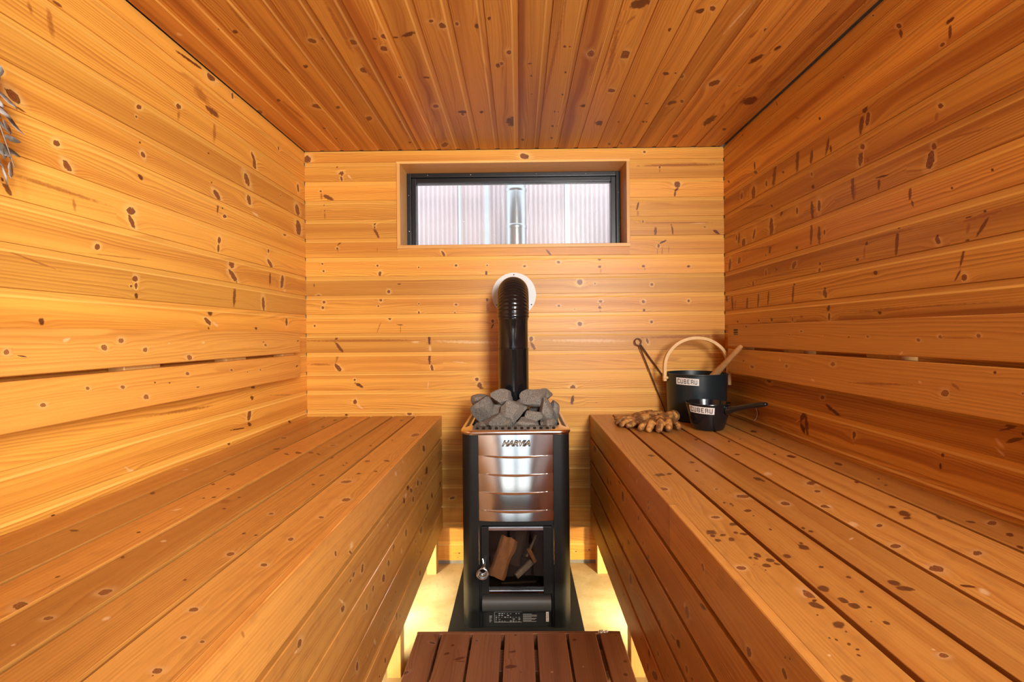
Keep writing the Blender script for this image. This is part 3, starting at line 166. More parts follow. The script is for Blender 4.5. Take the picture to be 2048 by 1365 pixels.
    col = k.mix(M('MULTIPLY', M('COMPARE', kt, 7.0, .3), strip[1]), col, [min(1, light[0]*1.1), light[1]*1.25, light[2]*1.5])
    spk = M('MULTIPLY', M('SUBTRACT', 1.0, k.ss(d2, .75, 1.25)), M('COMPARE', kt, 5.0, .3))
    col = k.mix(M('MULTIPLY', spk, .88), col, k.mix(rag, (.040, .010, .004), (.21, .05, .012)))
    wet = M('MULTIPLY', M('SUBTRACT', 1.0, k.ss(d2, .75, 1.15)), is4)
    col = k.mix(M('MULTIPLY', wet, .90), col, k.mix(rag, (.040, .012, .005), (.14, .042, .014)))
    k.put(k.b.inputs['Base Color'], col)
    k.put(k.b.inputs['Roughness'], M('MULTIPLY_ADD', fib, .14, rough-.07)); k.b.inputs['Specular IOR Level'].default_value = spec
    hgt = M('ADD', M('MULTIPLY', fib, .35), M('MULTIPLY', r1, .5)); hgt = M('SUBTRACT', hgt, M('MULTIPLY', crk, 1.5))
    k.bump(hgt, .22, .0012)
    return k.m
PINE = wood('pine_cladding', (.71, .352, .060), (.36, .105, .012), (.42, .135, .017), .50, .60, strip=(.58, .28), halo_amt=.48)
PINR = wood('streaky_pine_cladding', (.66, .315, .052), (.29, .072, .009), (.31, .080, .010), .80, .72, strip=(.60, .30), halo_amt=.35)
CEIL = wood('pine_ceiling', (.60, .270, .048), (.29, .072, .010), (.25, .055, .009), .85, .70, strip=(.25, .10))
BENCH = wood('bench_timber', (.55, .255, .055), (.31, .092, .013), (.35, .108, .016), .45, .55, knot=(.15, .042, .012), rough=.38, dirt=.25, spec=.5)
BACKR = wood('backrest_timber', (.62, .300, .060), (.35, .108, .014), (.42, .142, .020), .4, .55, knot=(.22, .07, .022))
STUD = wood('stud_timber', (.82, .50, .17), (.62, .28, .06), (.64, .30, .07), .4, .4)
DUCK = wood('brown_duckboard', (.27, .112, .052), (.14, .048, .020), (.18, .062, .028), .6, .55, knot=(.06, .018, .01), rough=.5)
CASE = wood('casing_timber', (.80, .47, .155), (.62, .27, .055), (.64, .27, .06), .35, .35)
DULL = plain('weathered_stainless_steel', (.50, .52, .54), .30, 1.0)
SILV = plain('stainless_steel', (.78, .77, .76), .12, 1.0, var=.05, vscale=9)
RIMM = plain('stainless_rim', (.80, .70, .62), .20, 1.0)
ENAM = plain('black_enamel', (.006, .007, .008), .12, 0, .6)
STOV = plain('black_stove_paint', (.006, .0068, .007), .42, 0, .5, bump=(900, .15, .0004))
BLAK = plain('black_void', (.006, .006, .006), .8)
DRAW = plain('grey_black_drawer', (.030, .031, .033), .45)
WHIT = plain('white_powder_coat', (.62, .63, .60), .45)
PLAS = plain('dark_teal_plastic', (.008, .017, .021), .33, 0, .5, bump=(300, .1, .0004))
GLOS = plain('black_gloss_plastic', (.008, .010, .012), .16, 0, .5)
WIRE = plain('spring_steel', (.62, .60, .56), .25, 1.0)
IRON = plain('brown_iron', (.14, .085, .05), .45, .7)
LABL = plain('white_label', (.80, .78, .72), .5)
INK = plain('black_ink', (.012, .012, .012), .5)
LINE = plain('printed_white', (.55, .56, .55), .5)
GOLD = plain('logo_fill', (.62, .52, .36), .35, .5)
BENT = plain('bent_birch', (.72, .47, .20), .4, var=.12, vscale=60)
HAND = plain('worn_handle_wood', (.52, .27, .10), .45, var=.3, vscale=55)
CONC = plain('concrete_curb', (.22, .21, .19), .8, var=.3, vscale=25)
CHAR = plain('charred_wood', (.045, .03, .02), .8, var=.5, vscale=60, bump=(80, .6, .004))
SPLT = plain('split_firewood', (.56, .26, .10), .7, var=.45, vscale=45, bump=(90, .6, .003))
BARK = plain('pale_bark', (.36, .32, .25), .75, var=.5, vscale=80, bump=(120, .6, .003))
WFRM = plain('black_window_frame', (.010, .011, .012), .35)
SLAB = plain('wall_backing', (.25, .20, .15), .8)
PAPR = plain('white_paper', (.75, .75, .75), .7)
GRND = plain('outside_ground', (.62, .61, .58), .9, var=.3, vscale=8)
def mk_floor():
    k = NT('floor_sheet'); co = k.n('ShaderNodeTexCoord').outputs['Object']
    a = k.noise(co, 5.0, 5.0, .6); b = k.noise(co, 60.0, 3.0)
    c = k.mix(k.ss(a, .35, .68), (.50, .39, .19), (.72, .60, .34)); c = k.mix(k.math('MULTIPLY', k.ss(b, .55, .8), .4), c, (.24, .17, .08))
    k.put(k.b.inputs['Base Color'], c); k.b.inputs['Roughness'].default_value = .5; k.bump(b, .1, .001); return k.m
FLOR = mk_floor()
def mk_stone():
    k = NT('grey_sauna_stone'); co = k.n('ShaderNodeTexCoord').outputs['Object']
    a = k.noise(co, 620.0, 2.0, .7); b = k.noise(co, 30.0, 4.0, .6); rnd = k.n('ShaderNodeObjectInfo').outputs['Random']
    c = k.mix(k.ss(a, .40, .62), (.050, .047, .042), (.38, .345, .29)); c = k.mix(k.math('MULTIPLY', k.ss(b, .4, .7), .40), c, (.20, .17, .13))
    f = k.math('MULTIPLY_ADD', rnd, .45, .75); c = k.mix(1.0, c, k.xyz(f, f, f), 'MULTIPLY')
    k.put(k.b.inputs['Base Color'], c); k.b.inputs['Roughness'].default_value = .75
    k.bump(k.math('ADD', k.math('MULTIPLY', b, 1.5), k.math('MULTIPLY', a, .35)), .9, .008); return k.m
STON = mk_stone()
def mk_leather():
    k = NT('worn_leather'); co = k.n('ShaderNodeTexCoord').outputs['Object']
    a = k.noise(co, 30.0, 4.0, .6); b = k.noise(co, 160.0, 3.0)
    c = k.mix(k.ss(a, .42, .62), (.16, .062, .016), (.58, .28, .065)); c = k.mix(k.math('MULTIPLY', k.ss(b, .5, .75), .5), c, (.10, .045, .018))
    k.put(k.b.inputs['Base Color'], c); k.b.inputs['Roughness'].default_value = .7
    k.bump(k.math('ADD', a, k.math('MULTIPLY', b, .4)), .5, .003); return k.m
LEAT = mk_leather()
def mk_leaf():
    k = NT('dried_leaf'); co = k.n('ShaderNodeTexCoord').outputs['Object']
    a = k.noise(co, 28.0, 3.0)
    c = k.mix(k.ss(a, .40, .60), (.085, .060, .038), (.36, .33, .31)); k.put(k.b.inputs['Base Color'], c); k.b.inputs['Roughness'].default_value = .75
    k.bump(k.noise(co, 120.0, 3.0), .5, .003); return k.m
LEAF = mk_leaf()
def mk_glass(name, tint, refl, dirt):
    k = NT(name); t = k.t; t.nodes.remove(k.b); out = t.nodes['Material Output']
    tr = k.n('ShaderNodeBsdfTransparent'); tr.inputs[0].default_value = (*tint, 1)
    gl = k.n('ShaderNodeBsdfGlossy'); gl.inputs['Roughness'].default_value = .02
    fr = k.n('ShaderNodeFresnel'); fr.inputs[0].default_value = 1.5
    m1 = k.n('ShaderNodeMixShader'); k.put(m1.inputs[0], k.math('MULTIPLY', fr.outputs[0], refl)); t.links.new(tr.outputs[0], m1.inputs[1]); t.links.new(gl.outputs[0], m1.inputs[2])
    df = k.n('ShaderNodeBsdfDiffuse'); df.inputs[0].default_value = (.8, .8, .8, 1)
    co = k.n('ShaderNodeTexCoord').outputs['Object']
    vo = k.n('ShaderNodeTexVoronoi'); k.put(vo.inputs['Vector'], co); vo.inputs['Scale'].default_value = 26.0
    sep = k.n('ShaderNodeSeparateColor'); k.put(sep.inputs[0], vo.outputs['Color'])
    rad = k.math('MULTIPLY', k.math('POWER', sep.outputs[0], 4.0), .13)
    sp = k.math('SUBTRACT', 1.0, k.ss(vo.outputs['Distance'], k.math('MULTIPLY', rad, .6), rad))
    mm = k.math('ADD', k.math('MULTIPLY', sp, .8*(dirt > 0)), k.math('MULTIPLY', k.noise(co, 6.0, 4.0), dirt), clamp=True)
    m2 = k.n('ShaderNodeMixShader'); k.put(m2.inputs[0], mm); t.links.new(m1.outputs[0], m2.inputs[1]); t.links.new(df.outputs[0], m2.inputs[2])
    t.links.new(m2.outputs[0], out.inputs[0]); return k.m
PANE = mk_glass('dusty_window_glass', (.96, .98, .98), 1.0, .16)
CLEAR = mk_glass('clear_door_glass', (.97, .98, .98), 1.0, .0)
SOOT = mk_glass('sooty_stove_glass', (.80, .74, .68), 1.0, .0)
CORR = plain('pinkish_corrugated_sheet', (.74, .60, .60), .45, var=.06, vscale=5)
# ------------------------------------------------------------------ mesh helpers
def finish(name, me, mat, parent=None, smooth=False):
    me.materials.append(mat) if mat else None
    if smooth:
        me.polygons.foreach_set('use_smooth', [True]*len(me.polygons))
    o = bpy.data.objects.new(name, me); COL.objects.link(o)
    if parent: o.parent = parent; o.matrix_parent_inverse = Matrix.Translation(-parent.location)
    return o
def sharp(me, ang=40):
    bm = bmesh.new(); bm.from_mesh(me)
    for e in bm.edges:
        if len(e.link_faces) == 2 and e.calc_face_angle(0) > math.radians(ang): e.smooth = False
    bm.to_mesh(me); bm.free()
def obj(name, bm, mat, parent=None, smooth=False, ang=40):
    me = bpy.data.meshes.new(name); bmesh.ops.recalc_face_normals(bm, faces=bm.faces); bm.to_mesh(me); bm.free()
    if smooth: sharp(me, ang)
    return finish(name, me, mat, parent, smooth)
def thing(name, label, cat, loc, group=None):
    o = bpy.data.objects.new(name, None); COL.objects.link(o); o.location = loc; o.empty_display_size = .05
    o['label'] = label; o['category'] = cat
    if group: o['group'] = group
    return o
def tag(o, label, cat, group=None):
    o['label'] = label; o['category'] = cat
    if group: o['group'] = group
    return o
def struct(o): o['kind'] = 'structure'; return o
def box(bm, lo, hi, bev=0.0):
    x0, y0, z0 = lo; x1, y1, z1 = hi
    vs = [bm.verts.new(p) for p in ((x0, y0, z0), (x1, y0, z0), (x1, y1, z0), (x0, y1, z0), (x0, y0, z1), (x1, y0, z1), (x1, y1, z1), (x0, y1, z1))]
    fs = [bm.faces.new([vs[i] for i in q]) for q in ((3, 2, 1, 0), (4, 5, 6, 7), (0, 1, 5, 4), (1, 2, 6, 5), (2, 3, 7, 6), (3, 0, 4, 7))]
    if bev:
        es = list({e for f in fs for e in f.edges})
        bmesh.ops.bevel(bm, geom=es, offset=bev, segments=2, affect='EDGES', profile=.6)
    return bm
def bxo(name, lo, hi, mat, parent=None, bev=.0015):
    return obj(name, box(bmesh.new(), lo, hi, bev), mat, parent)
def tube(bm, pts, rad, n=10, cap=True, closed=False):
    pts = [Vector(p) for p in pts]; N = len(pts); rings = []
    rad = rad if isinstance(rad, (list, tuple)) else [rad]*N
    up = None
    for i, p in enumerate(pts):
        a = pts[(i-1) % N] if (closed or i > 0) else p; b = pts[(i+1) % N] if (closed or i < N-1) else p
        t = (b-a).normalized()
        if up is None: up = t.orthogonal().normalized()
        up = (up-t*up.dot(t)); up = up.normalized() if up.length > 1e-6 else t.orthogonal().normalized()
        s = t.cross(up)
        rings.append([bm.verts.new(p+(up*math.cos(k*2*math.pi/n)+s*math.sin(k*2*math.pi/n))*rad[i]) for k in range(n)])
    for i in range(N if closed else N-1):
        A, B = rings[i], rings[(i+1) % N]
        for k in range(n): bm.faces.new((A[k], A[(k+1) % n], B[(k+1) % n], B[k]))
    if cap and not closed:
        bm.faces.new(rings[0][::-1]); bm.faces.new(rings[-1])
    return bm
def lathe(bm, prof, c=(0, 0, 0), n=48, cap0=False, cap1=False):
    R = []
    for r, z in prof: R.append([bm.verts.new((c[0]+r*math.cos(2*math.pi*k/n), c[1]+r*math.sin(2*math.pi*k/n), c[2]+z)) for k in range(n)])
    for A, B in zip(R, R[1:]):
        for k in range(n): bm.faces.new((A[k], A[(k+1) % n], B[(k+1) % n], B[k]))
    if cap0: bm.faces.new(R[0][::-1])
    if cap1: bm.faces.new(R[-1])
    return bm
def poly_extrude(bm, pts, dvec):
    A = [bm.verts.new(p) for p in pts]; B = [bm.verts.new(Vector(p)+Vector(dvec)) for p in pts]; n = len(A)
    bm.faces.new(A); bm.faces.new(B[::-1])
    for i in range(n): bm.faces.new((A[i], B[i], B[(i+1) % n], A[(i+1) % n]))
    return bm
# ------------------------------------------------------------------ boards with grain, knots and marks
class Boards:
    def __init__(s): s.V = []; s.Fc = []; s.G = []; s.Q = []; s.D = []; s.R = []; s.T = []; s.KR = []; s.KW = []
    def face(s, pts, g, q=None, d=None, rnd=0.5, t=9, kr=.001, kw=0.0):
        i = len(s.V); s.V += [tuple(p) for p in pts]; s.Fc.append(tuple(range(i, i+len(pts))))
        s.G += g; s.Q += q or [(60., 60.)]*len(pts); s.D += d or [(5., 5.)]*len(pts)
        s.R.append(rnd); s.T.append(float(t)); s.KR.append(kr); s.KW.append(kw)
    def board(s, o, eu, en, L, W, T, marks=(), prof='plain', rec=.013, ch=.0015, auto=0.0, r=None):
        """board from corner o: length L along eu, width W along en x eu, front face towards en, thickness T"""
        o = Vector(o); eu = Vector(eu); en = Vector(en); ev = en.cross(eu)
        rnd = r if r is not None else rng.random(); ou, ov = rng.uniform(0, 40), rng.uniform(0, 40)
        P = lambda u, v, n: o+eu*u+ev*v+en*n
        if prof == 'clad': cs = [(0, -T), (0, -.0010), (.0010, 0), (W-rec-.0050, 0), (W-rec, -.0026), (W-.0006, -.0030), (W-.0006, -.0045), (W, -.0045), (W, -T)]
        else: cs = [(0, -T), (0, -ch), (ch, 0), (W-ch, 0), (W, -ch), (W, -T)]
        for (v0, n0), (v1, n1) in zip(cs, cs[1:]):
            if n0 == 0 and n1 == 0:
                s.cells(P, ev, eu, o, 0, L, v0, v1, marks, rnd, ou, ov, auto)
            else:
                w0, w1 = v0+n0, v1+n1
                tt = 9.0
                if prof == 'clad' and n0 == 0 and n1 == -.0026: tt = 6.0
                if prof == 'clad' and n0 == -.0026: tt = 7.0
                s.face([P(0, v0, n0), P(L, v0, n0), P(L, v1, n1), P(0, v1, n1)], [(ou, ov+w0), (ou+L, ov+w0), (ou+L, ov+w1), (ou, ov+w1)], rnd=rnd, t=tt)
        s.face([P(0, W, -T), P(L, W, -T), P(L, 0, -T), P(0, 0, -T)], [(ou, ov), (ou+L, ov), (ou+L, ov+W), (ou, ov+W)], rnd=rnd)
        for u, sg in ((0, 1), (L, -1)):
            pts = [P(u, v, n) for v, n in cs]; g = [(ou+n*.3, ov+v) for v, n in cs]
            s.face(pts[::sg], g[::sg], rnd=rnd)
    def cells(s, P, ev, eu, o, u0, u1, v0, v1, marks, rnd, ou, ov, auto):
        L = []
        for c, a, b, A, B, ty in marks:
            r = c-o; u, v = r.dot(eu), r.dot(ev)
            if not (u0 < u < u1 and v0-.002 < v < v1+.002) : continue
            au, av = a.dot(eu), a.dot(ev)
            hu = math.hypot(A*au, B*av)*1.05; hv = math.hypot(A*av, B*au)*1.05
            L.append((u, v, au, av, A, B, ty, hu, hv))
        if auto:
            n = int(auto*(u1-u0)+rng.random())
            for _ in range(n):
                u = rng.uniform(u0, u1); v = rng.uniform(v0+.01, v1-.01); A = rng.choice((.003, .004, .005, .008, .010)); B = A*rng.uniform(.5, .9)
                if any(abs(u-m[0]) < .05+m[7] for m in L): continue
                an = rng.uniform(-.5, .5)+(math.pi/2 if rng.random() < .5 else 0)
                L.append((u, v, math.cos(an), math.sin(an), A, B, rng.choice((0, 0, 0, 2)), A, A))
        s.split(P, u0, u1, v0, v1, L, rnd, ou, ov, 0)
    def split(s, P, u0, u1, v0, v1, L, rnd, ou, ov, dep):
        if len(L) > 1 and dep < 40:
            best = None
            for ax in (0, 1):
                M = sorted(L, key=lambda m: m[ax])
                for i in range(1, len(M)):
                    hi = max(m[ax]+m[7+ax] for m in M[:i]); lo = min(m[ax]-m[7+ax] for m in M[i:])
                    gap = (lo-hi)*(1.0 if ax == 0 else .8)
                    if best is None or gap > best[0]: best = (gap, ax, i, (lo+hi)/2, M)
            g, ax, i, c, M = best
            if g < -.004:   # badly overlapping: drop the smaller of the two clashing marks' cell
                c = (M[i-1][ax]+M[i][ax])/2
            lo_, hi_ = (u0, u1) if ax == 0 else (v0, v1)
            c = min(max(c, lo_+.0005), hi_-.0005)
            if ax == 0:
                s.split(P, u0, c, v0, v1, M[:i], rnd, ou, ov, dep+1); s.split(P, c, u1, v0, v1, M[i:], rnd, ou, ov, dep+1)
            else:
                s.split(P, u0, u1, v0, c, M[:i], rnd, ou, ov, dep+1); s.split(P, u0, u1, c, v1, M[i:], rnd, ou, ov, dep+1)
            return
        cs = [(u0, v0), (u1, v0), (u1, v1), (u0, v1)]
        g = [(ou+u, ov+v) for u, v in cs]; pts = [P(u, v, 0) for u, v in cs]
        if not L: s.face(pts, g, rnd=rnd); return
        mu, mv, au, av, A, B, ty, hu, hv = L[0]
        q = [(((u-mu)*au+(v-mv)*av)/A, (-(u-mu)*av+(v-mv)*au)/B) for u, v in cs]
        d = [(u-mu, v-mv) for u, v in cs]
        kw = {0: .85, 2: .55, 3: .4}.get(ty, 0.0)
        s.face(pts, g, q, d, rnd, ty, max(min(hv, .02), .003), kw)
    def build(s, name, mat, parent=None):
        me = bpy.data.meshes.new(name); me.from_pydata(s.V, [], s.Fc)
        for nm, dat in (('grain', s.G), ('knot', s.Q), ('offset', s.D)):
            l = me.uv_layers.new(name=nm); l.data.foreach_set('uv', [x for p in dat for x in p])
        for nm, dat in (('rnd', s.R), ('kt', s.T), ('kr', s.KR), ('kw', s.KW)):
            a = me.attributes.new(nm, 'FLOAT', 'FACE'); a.data.foreach_set('value', dat)
        me.update(); return finish(name, me, mat, parent)
def one_board(name, mat, parent, *a, **k):
    b = Boards(); b.board(*a, **k); return b.build(name, mat, parent)
def timber(name, lo, hi, mat, parent, axis, r=None):
    """a squared timber with grain along the given axis"""
    lo, hi = Vector(lo), Vector(hi); b = Boards(); s = hi-lo
    if axis == 2: b.board((lo.x, lo.y, lo.z), (0, 0, 1), (0, -1, 0), s.z, s.x, s.y, r=r)      # ev = en x eu = -x
    elif axis == 1: b.board((hi.x, lo.y, hi.z), (0, 1, 0), (0, 0, 1), s.y, s.x, s.z, r=r)
    else: b.board((lo.x, lo.y, lo.z), (1, 0, 0), (0, -1, 0), s.x, s.z, s.y, r=r)
    if axis == 2:
        for i, v in enumerate(b.V): b.V[i] = (v[0]+s.x, v[1], v[2])
    return b.build(name, mat, parent)
# ------------------------------------------------------------------ the room
PITCHZ, Z0 = .08774, .0164
ROWS = [(Z0+k*PITCHZ, min(PITCHZ, H-(Z0+k*PITCHZ))) for k in range(22)]
HOLE = (-.557, .510, 1.459, 1.8565)
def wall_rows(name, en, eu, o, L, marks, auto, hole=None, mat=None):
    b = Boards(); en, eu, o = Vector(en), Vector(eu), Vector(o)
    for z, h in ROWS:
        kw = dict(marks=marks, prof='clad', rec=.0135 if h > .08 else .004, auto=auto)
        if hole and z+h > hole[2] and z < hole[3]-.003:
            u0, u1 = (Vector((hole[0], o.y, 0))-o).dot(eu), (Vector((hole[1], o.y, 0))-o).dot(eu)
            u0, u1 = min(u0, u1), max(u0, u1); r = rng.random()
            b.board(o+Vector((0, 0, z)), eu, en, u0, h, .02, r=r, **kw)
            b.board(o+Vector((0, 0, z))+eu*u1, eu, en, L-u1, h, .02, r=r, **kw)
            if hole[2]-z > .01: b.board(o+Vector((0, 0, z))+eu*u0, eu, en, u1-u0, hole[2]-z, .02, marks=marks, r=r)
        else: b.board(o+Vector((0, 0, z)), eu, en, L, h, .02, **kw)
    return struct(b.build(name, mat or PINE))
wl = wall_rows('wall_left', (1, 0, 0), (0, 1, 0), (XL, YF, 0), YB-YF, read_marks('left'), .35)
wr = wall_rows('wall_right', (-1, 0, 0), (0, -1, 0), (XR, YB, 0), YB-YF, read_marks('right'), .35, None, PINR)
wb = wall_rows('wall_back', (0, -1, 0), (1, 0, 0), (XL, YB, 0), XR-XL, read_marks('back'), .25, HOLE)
def backing(par, boxes):
    bm = bmesh.new()
    for lo, hi in boxes: box(bm, lo, hi)
    obj('wall_backing', bm, SLAB, par)
backing(wl, [((XL-.16, YF-.1, -.06), (XL-.0201, YB+.17, H+.12))])
backing(wr, [((XR+.0201, YF-.1, -.06), (XR+.16, YB+.17, H+.12))])
yb0, yb1 = YB+.0201, YB+.17
backing(wb, [((XL-.02, yb0, -.06), (HOLE[0], yb1, H+.12)), ((HOLE[1], yb0, -.06), (XR+.02, yb1, H+.12)),
             ((HOLE[0], yb0, -.06), (HOLE[1], yb1, HOLE[2])), ((HOLE[0], yb0, HOLE[3]), (HOLE[1], yb1, H+.12))])
b = Boards(); x = XL+.002; n = 0; cm = read_marks('ceil')
while x < XR-.02:
    wd = min(.0898, XR-.006-x)
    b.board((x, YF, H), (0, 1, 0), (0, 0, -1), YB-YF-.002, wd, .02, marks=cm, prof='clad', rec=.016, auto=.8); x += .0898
cl = struct(b.build('ceiling', CEIL)); backing(cl, [((XL-.02, YF-.1, H+.0201), (XR+.02, YB+.17, H+.12))])
fl = struct(bxo('floor', (XL-.02, YF-.1, -.06), (XR+.02, YB+.02, 0), FLOR, None, 0))
struct(bxo('baseboard_back', (XL, YB+.004, 0), (XR, YB+.0195, .0155), CONC, None, 0))
# the front wall behind the camera: an open doorway and a window over the right bench
b = Boards(); SILL = 1.18  # unseen window, its high sill set to shade the right bench
for z, h in ROWS:
    xs = [(XL, -.34), (.27, .35), (.90, XR)] if z+h/2 > SILL else [(XL, -.34), (.27, XR)]
    if z > 1.80: xs = [(XL, XR)]
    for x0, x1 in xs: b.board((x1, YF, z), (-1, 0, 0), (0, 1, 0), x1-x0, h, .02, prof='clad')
wf = struct(b.build('wall_front', PINE))
backing(wf, [((XL-.02, YF-.1, -.06), (-.34, YF-.0201, H+.12)), ((.27, YF-.1, -.06), (.35, YF-.0201, H+.12)), ((.90, YF-.1, -.06), (XR+.02, YF-.0201, H+.12)),
             ((.35, YF-.1, -.06), (.90, YF-.0201, SILL-.03)), ((-.34, YF-.1, 1.80), (.90, YF-.0201, H+.12))])
door = bpy.data.objects.new('door_1', None); COL.objects.link(door); door.location = (-.035, YF, 0); struct(door)
for lo, hi in (((-.3395, YF-.05, .002), (-.30, YF-.01, 1.795)), ((.23, YF-.05, .002), (.2695, YF-.01, 1.795)), ((-.058, YF-.05, .145), (-.012, YF-.01, 1.745)),
               ((-.2995, YF-.05, .002), (.2295, YF-.01, .144)), ((-.2995, YF-.05, 1.746), (.2295, YF-.01, 1.795))):
    bxo('added_door_frame', lo, hi, WFRM, door, .002)  # unseen frame, centre stile and low rail added to darken the steel front's reflection
for lo, hi in (((-.2995, YF-.032, .1445), (-.0585, YF-.028, 1.7455)), ((-.0115, YF-.032, .1445), (.2295, YF-.028, 1.7455))): bxo('glass_pane', lo, hi, CLEAR, door, 0)
# ------------------------------------------------------------------ window in the back wall and what stands outside it
win = bpy.data.objects.new('window_1', None); COL.objects.link(win); win.location = (-.023, YB, 1.457); struct(win)
x0, x1, z0, z1 = -.559, .512, 1.457, 1.8585
yA, yD = YB-.006, 2.30
for nm, lo, hi, ax in (('casing', (x0, yA, z1-.0105), (x1, yD, z1), 0), ('casing', (x0, yA, z0), (x1, yD, z0+.0165), 0),
                       ('casing', (x0, yA, z0+.0165), (x0+.0160, yD, z1-.0105), 2), ('casing', (x1-.0150, yA, z0+.0165), (x1, yD, z1-.0105), 2)):
    timber(nm, lo, hi, CASE, win, ax)
ix0, ix1, iz0, iz1 = x0+.0161, x1-.0151, z0+.0166, z1-.0106
bm = bmesh.new()
for a, bb, y0, y1 in ((.0, .020, 2.278, 2.34), (.020, .042, 2.292, 2.34)):
    box(bm, (ix0+a, y0, iz0+a*.4), (ix0+bb, y1, iz1-a), .002); box(bm, (ix1-bb, y0, iz0+a*.4), (ix1-a, y1, iz1-a), .002)
    box(bm, (ix0+bb, y0, iz1-bb), (ix1-bb, y1, iz1-a), .002); box(bm, (ix0+bb, y0, iz0+a*.4), (ix1-bb, y1, iz0+bb*.4), .002)
obj('window_frame', bm, WFRM, win)
for px, pz in ((-.44, iz1-.010), (-.23, iz1-.010), (.09, iz1-.010), (.33, iz1-.010), (ix0+.010, 1.74), (ix0+.010, 1.565), (ix1-.010, 1.745), (ix1-.010, 1.575)):
    bm = bmesh.new(); lathe(bm, [(.0001, .0022), (.0018, .0016), (.0024, 0)], n=12)
    bmesh.ops.transform(bm, matrix=Matrix.Translation((px, 2.2779, pz)) @ Matrix.Rotation(math.pi/2, 4, 'X'), verts=bm.verts); obj('screw', bm, WIRE, win)
bxo('glass_pane', (ix0+.040, 2.315, iz0+.016), (ix1-.040, 2.319, iz1-.040), PANE, win, 0)
bm = bmesh.new(); nx = 800; prev = None
for i in range(nx+1):
    xx = -1.7+3.4*i/nx; yy = 3.22+.0085*math.sin(2*math.pi*xx/.032)
    c = [bm.verts.new((xx, yy, z)) for z in (.0, 3.1)]
    if prev: bm.faces.new((prev[0], c[0], c[1], prev[1]))
    prev = c
cs = obj('wall_outside', bm, CORR, None, True); struct(cs)
md = cs.modifiers.new('thick', 'SOLIDIFY'); md.thickness = .0015
SEAM = plain('bluish_sheet_lap', (.70, .74, .75), .4)
for xx, ww in ((-.40, .016), (-.215, .030), (.335, .032)):
    bxo('sheet_lap', (xx-ww/2, 3.190, .0), (xx+ww/2, 3.2105, 3.1), SEAM, cs, .001)
struct(bxo('ground_outside', (-4, YB+.17, -.16), (4, 9, -.06), GRND, None, 0))
struct(bxo('ground_front', (-4, -6, -.16), (4, YF-.1, -.06), GRND, None, 0))
ch = thing('chimney_pipe', 'shiny stainless steel chimney pipe standing outside behind the window', 'chimney', (-.0140, 2.80, -.06))
def pipe_z(name, x, y, r, z0, z1, mat, par, n=48):
    bm = bmesh.new(); lathe(bm, [(r, z0), (r, z1)], (x, y, 0), n, True, True); return obj(name, bm, mat, par, True)
pipe_z('lower_pipe', -.0140, 2.80, .0635, -.06, 1.925, DULL, ch); pipe_z('upper_pipe', -.0140, 2.80, .0615, 1.925, 3.3, DULL, ch)
bm = bmesh.new(); lathe(bm, [(.0635, 1.905), (.0665, 1.912), (.0665, 1.925), (.0625, 1.932)], (-.0140, 2.80, 0)); obj('joint_collar', bm, DULL, ch, True)
bm = bmesh.new(); lathe(bm, [(.0636, 1.685), (.0655, 1.690), (.0655, 1.705), (.0636, 1.710)], (-.0140, 2.80, 0)); obj('joint_collar', bm, DULL, ch, True)
# ------------------------------------------------------------------ benches
def bench(label, side):
    L = side == 'l'
    t = thing('sauna_bench', label, 'bench', (-.67 if L else .63, .9, 0))
    y0, y1 = -.36, YB-.009
    top = read_marks('ltop' if L else 'rtop'); fas = read_marks('lfas' if L else 'rfas')
    cuts = [XL+.002, -.891, -.788, -.684, -.582, -.480, -.3755] if L else [.3335, .4205, .522, .625, .728, .836, XR-.002]
    for i in range(6):
        a = cuts[i]+(.0048 if i > 0 else 0); c = cuts[i+1]-(.0048 if i < 5 else 0)
        if not L and i == 0: a = cuts[0]+.0008
        if L and i == 5: c = cuts[6]-.0008
        if i == 0 and L: a += .004
        if i == 5 and not L: c -= .004
        one_board('seat_slat', BENCH, t, (c, y0, HB), (0, 1, 0), (0, 0, 1), y1-y0, c-a, .021, marks=top, ch=.0006, auto=.25)
    xo = -.360 if L else .319; th = .0148
    for k in range(5):
        zt = HB-k*.1058; zb = zt-.0936
        segs = [(y0, y1)]
        if not L and k == 0: segs = [(y0, 1.006), (1.0085, y1)]
        for a, c in segs:
            if L: one_board('fascia_board', BENCH, t, (xo, a, zb), (0, 1, 0), (1, 0, 0), c-a, zt-zb, th, marks=fas, ch=.0016, auto=.9)
            else: one_board('fascia_board', BENCH, t, (xo, c, zb), (0, -1, 0), (-1, 0, 0), c-a, zt-zb, th, marks=fas, ch=.0016, auto=.9)
    la, lb = (-.4195, -.3755) if L else (.3345, .3785)
    for yy in (2.058, 1.437, .62, -.28):
        timber('leg', (la, yy, 0), (lb, yy+.045, .612), STUD, t, 2)
        timber('bearer', (XL+.004, yy, .622), (lb, yy+.04, .6655), STUD, t, 0) if L else timber('bearer', (la, yy, .622), (XR-.004, yy+.04, .6655), STUD, t, 0)
    if L:
        one_board('added_underside_baffle', DUCK, t, (lb, y0, .6205), (0, 1, 0), (0, 0, 1), y1-y0, lb-(XL+.004), .008, r=.5)  # unseen board added to keep lamp light out of the slat gaps
        one_board('added_inner_baffle', DUCK, t, (la-.001, y0, .205), (0, 1, 0), (1, 0, 0), y1-y0, .40, .008, r=.5)  # added to block the lamps from the gaps between fascia boards
    else:
        one_board('added_underside_baffle', DUCK, t, (XR-.004, y0, .6205), (0, 1, 0), (0, 0, 1), y1-y0, XR-.004-la, .008, r=.5)
        one_board('added_inner_baffle', DUCK, t, (lb+.001, y1, .205), (0, -1, 0), (-1, 0, 0), y1-y0, .40, .008, r=.5)
    return t
bench('slatted timber sauna bench along the left wall, left of the stove', 'l')
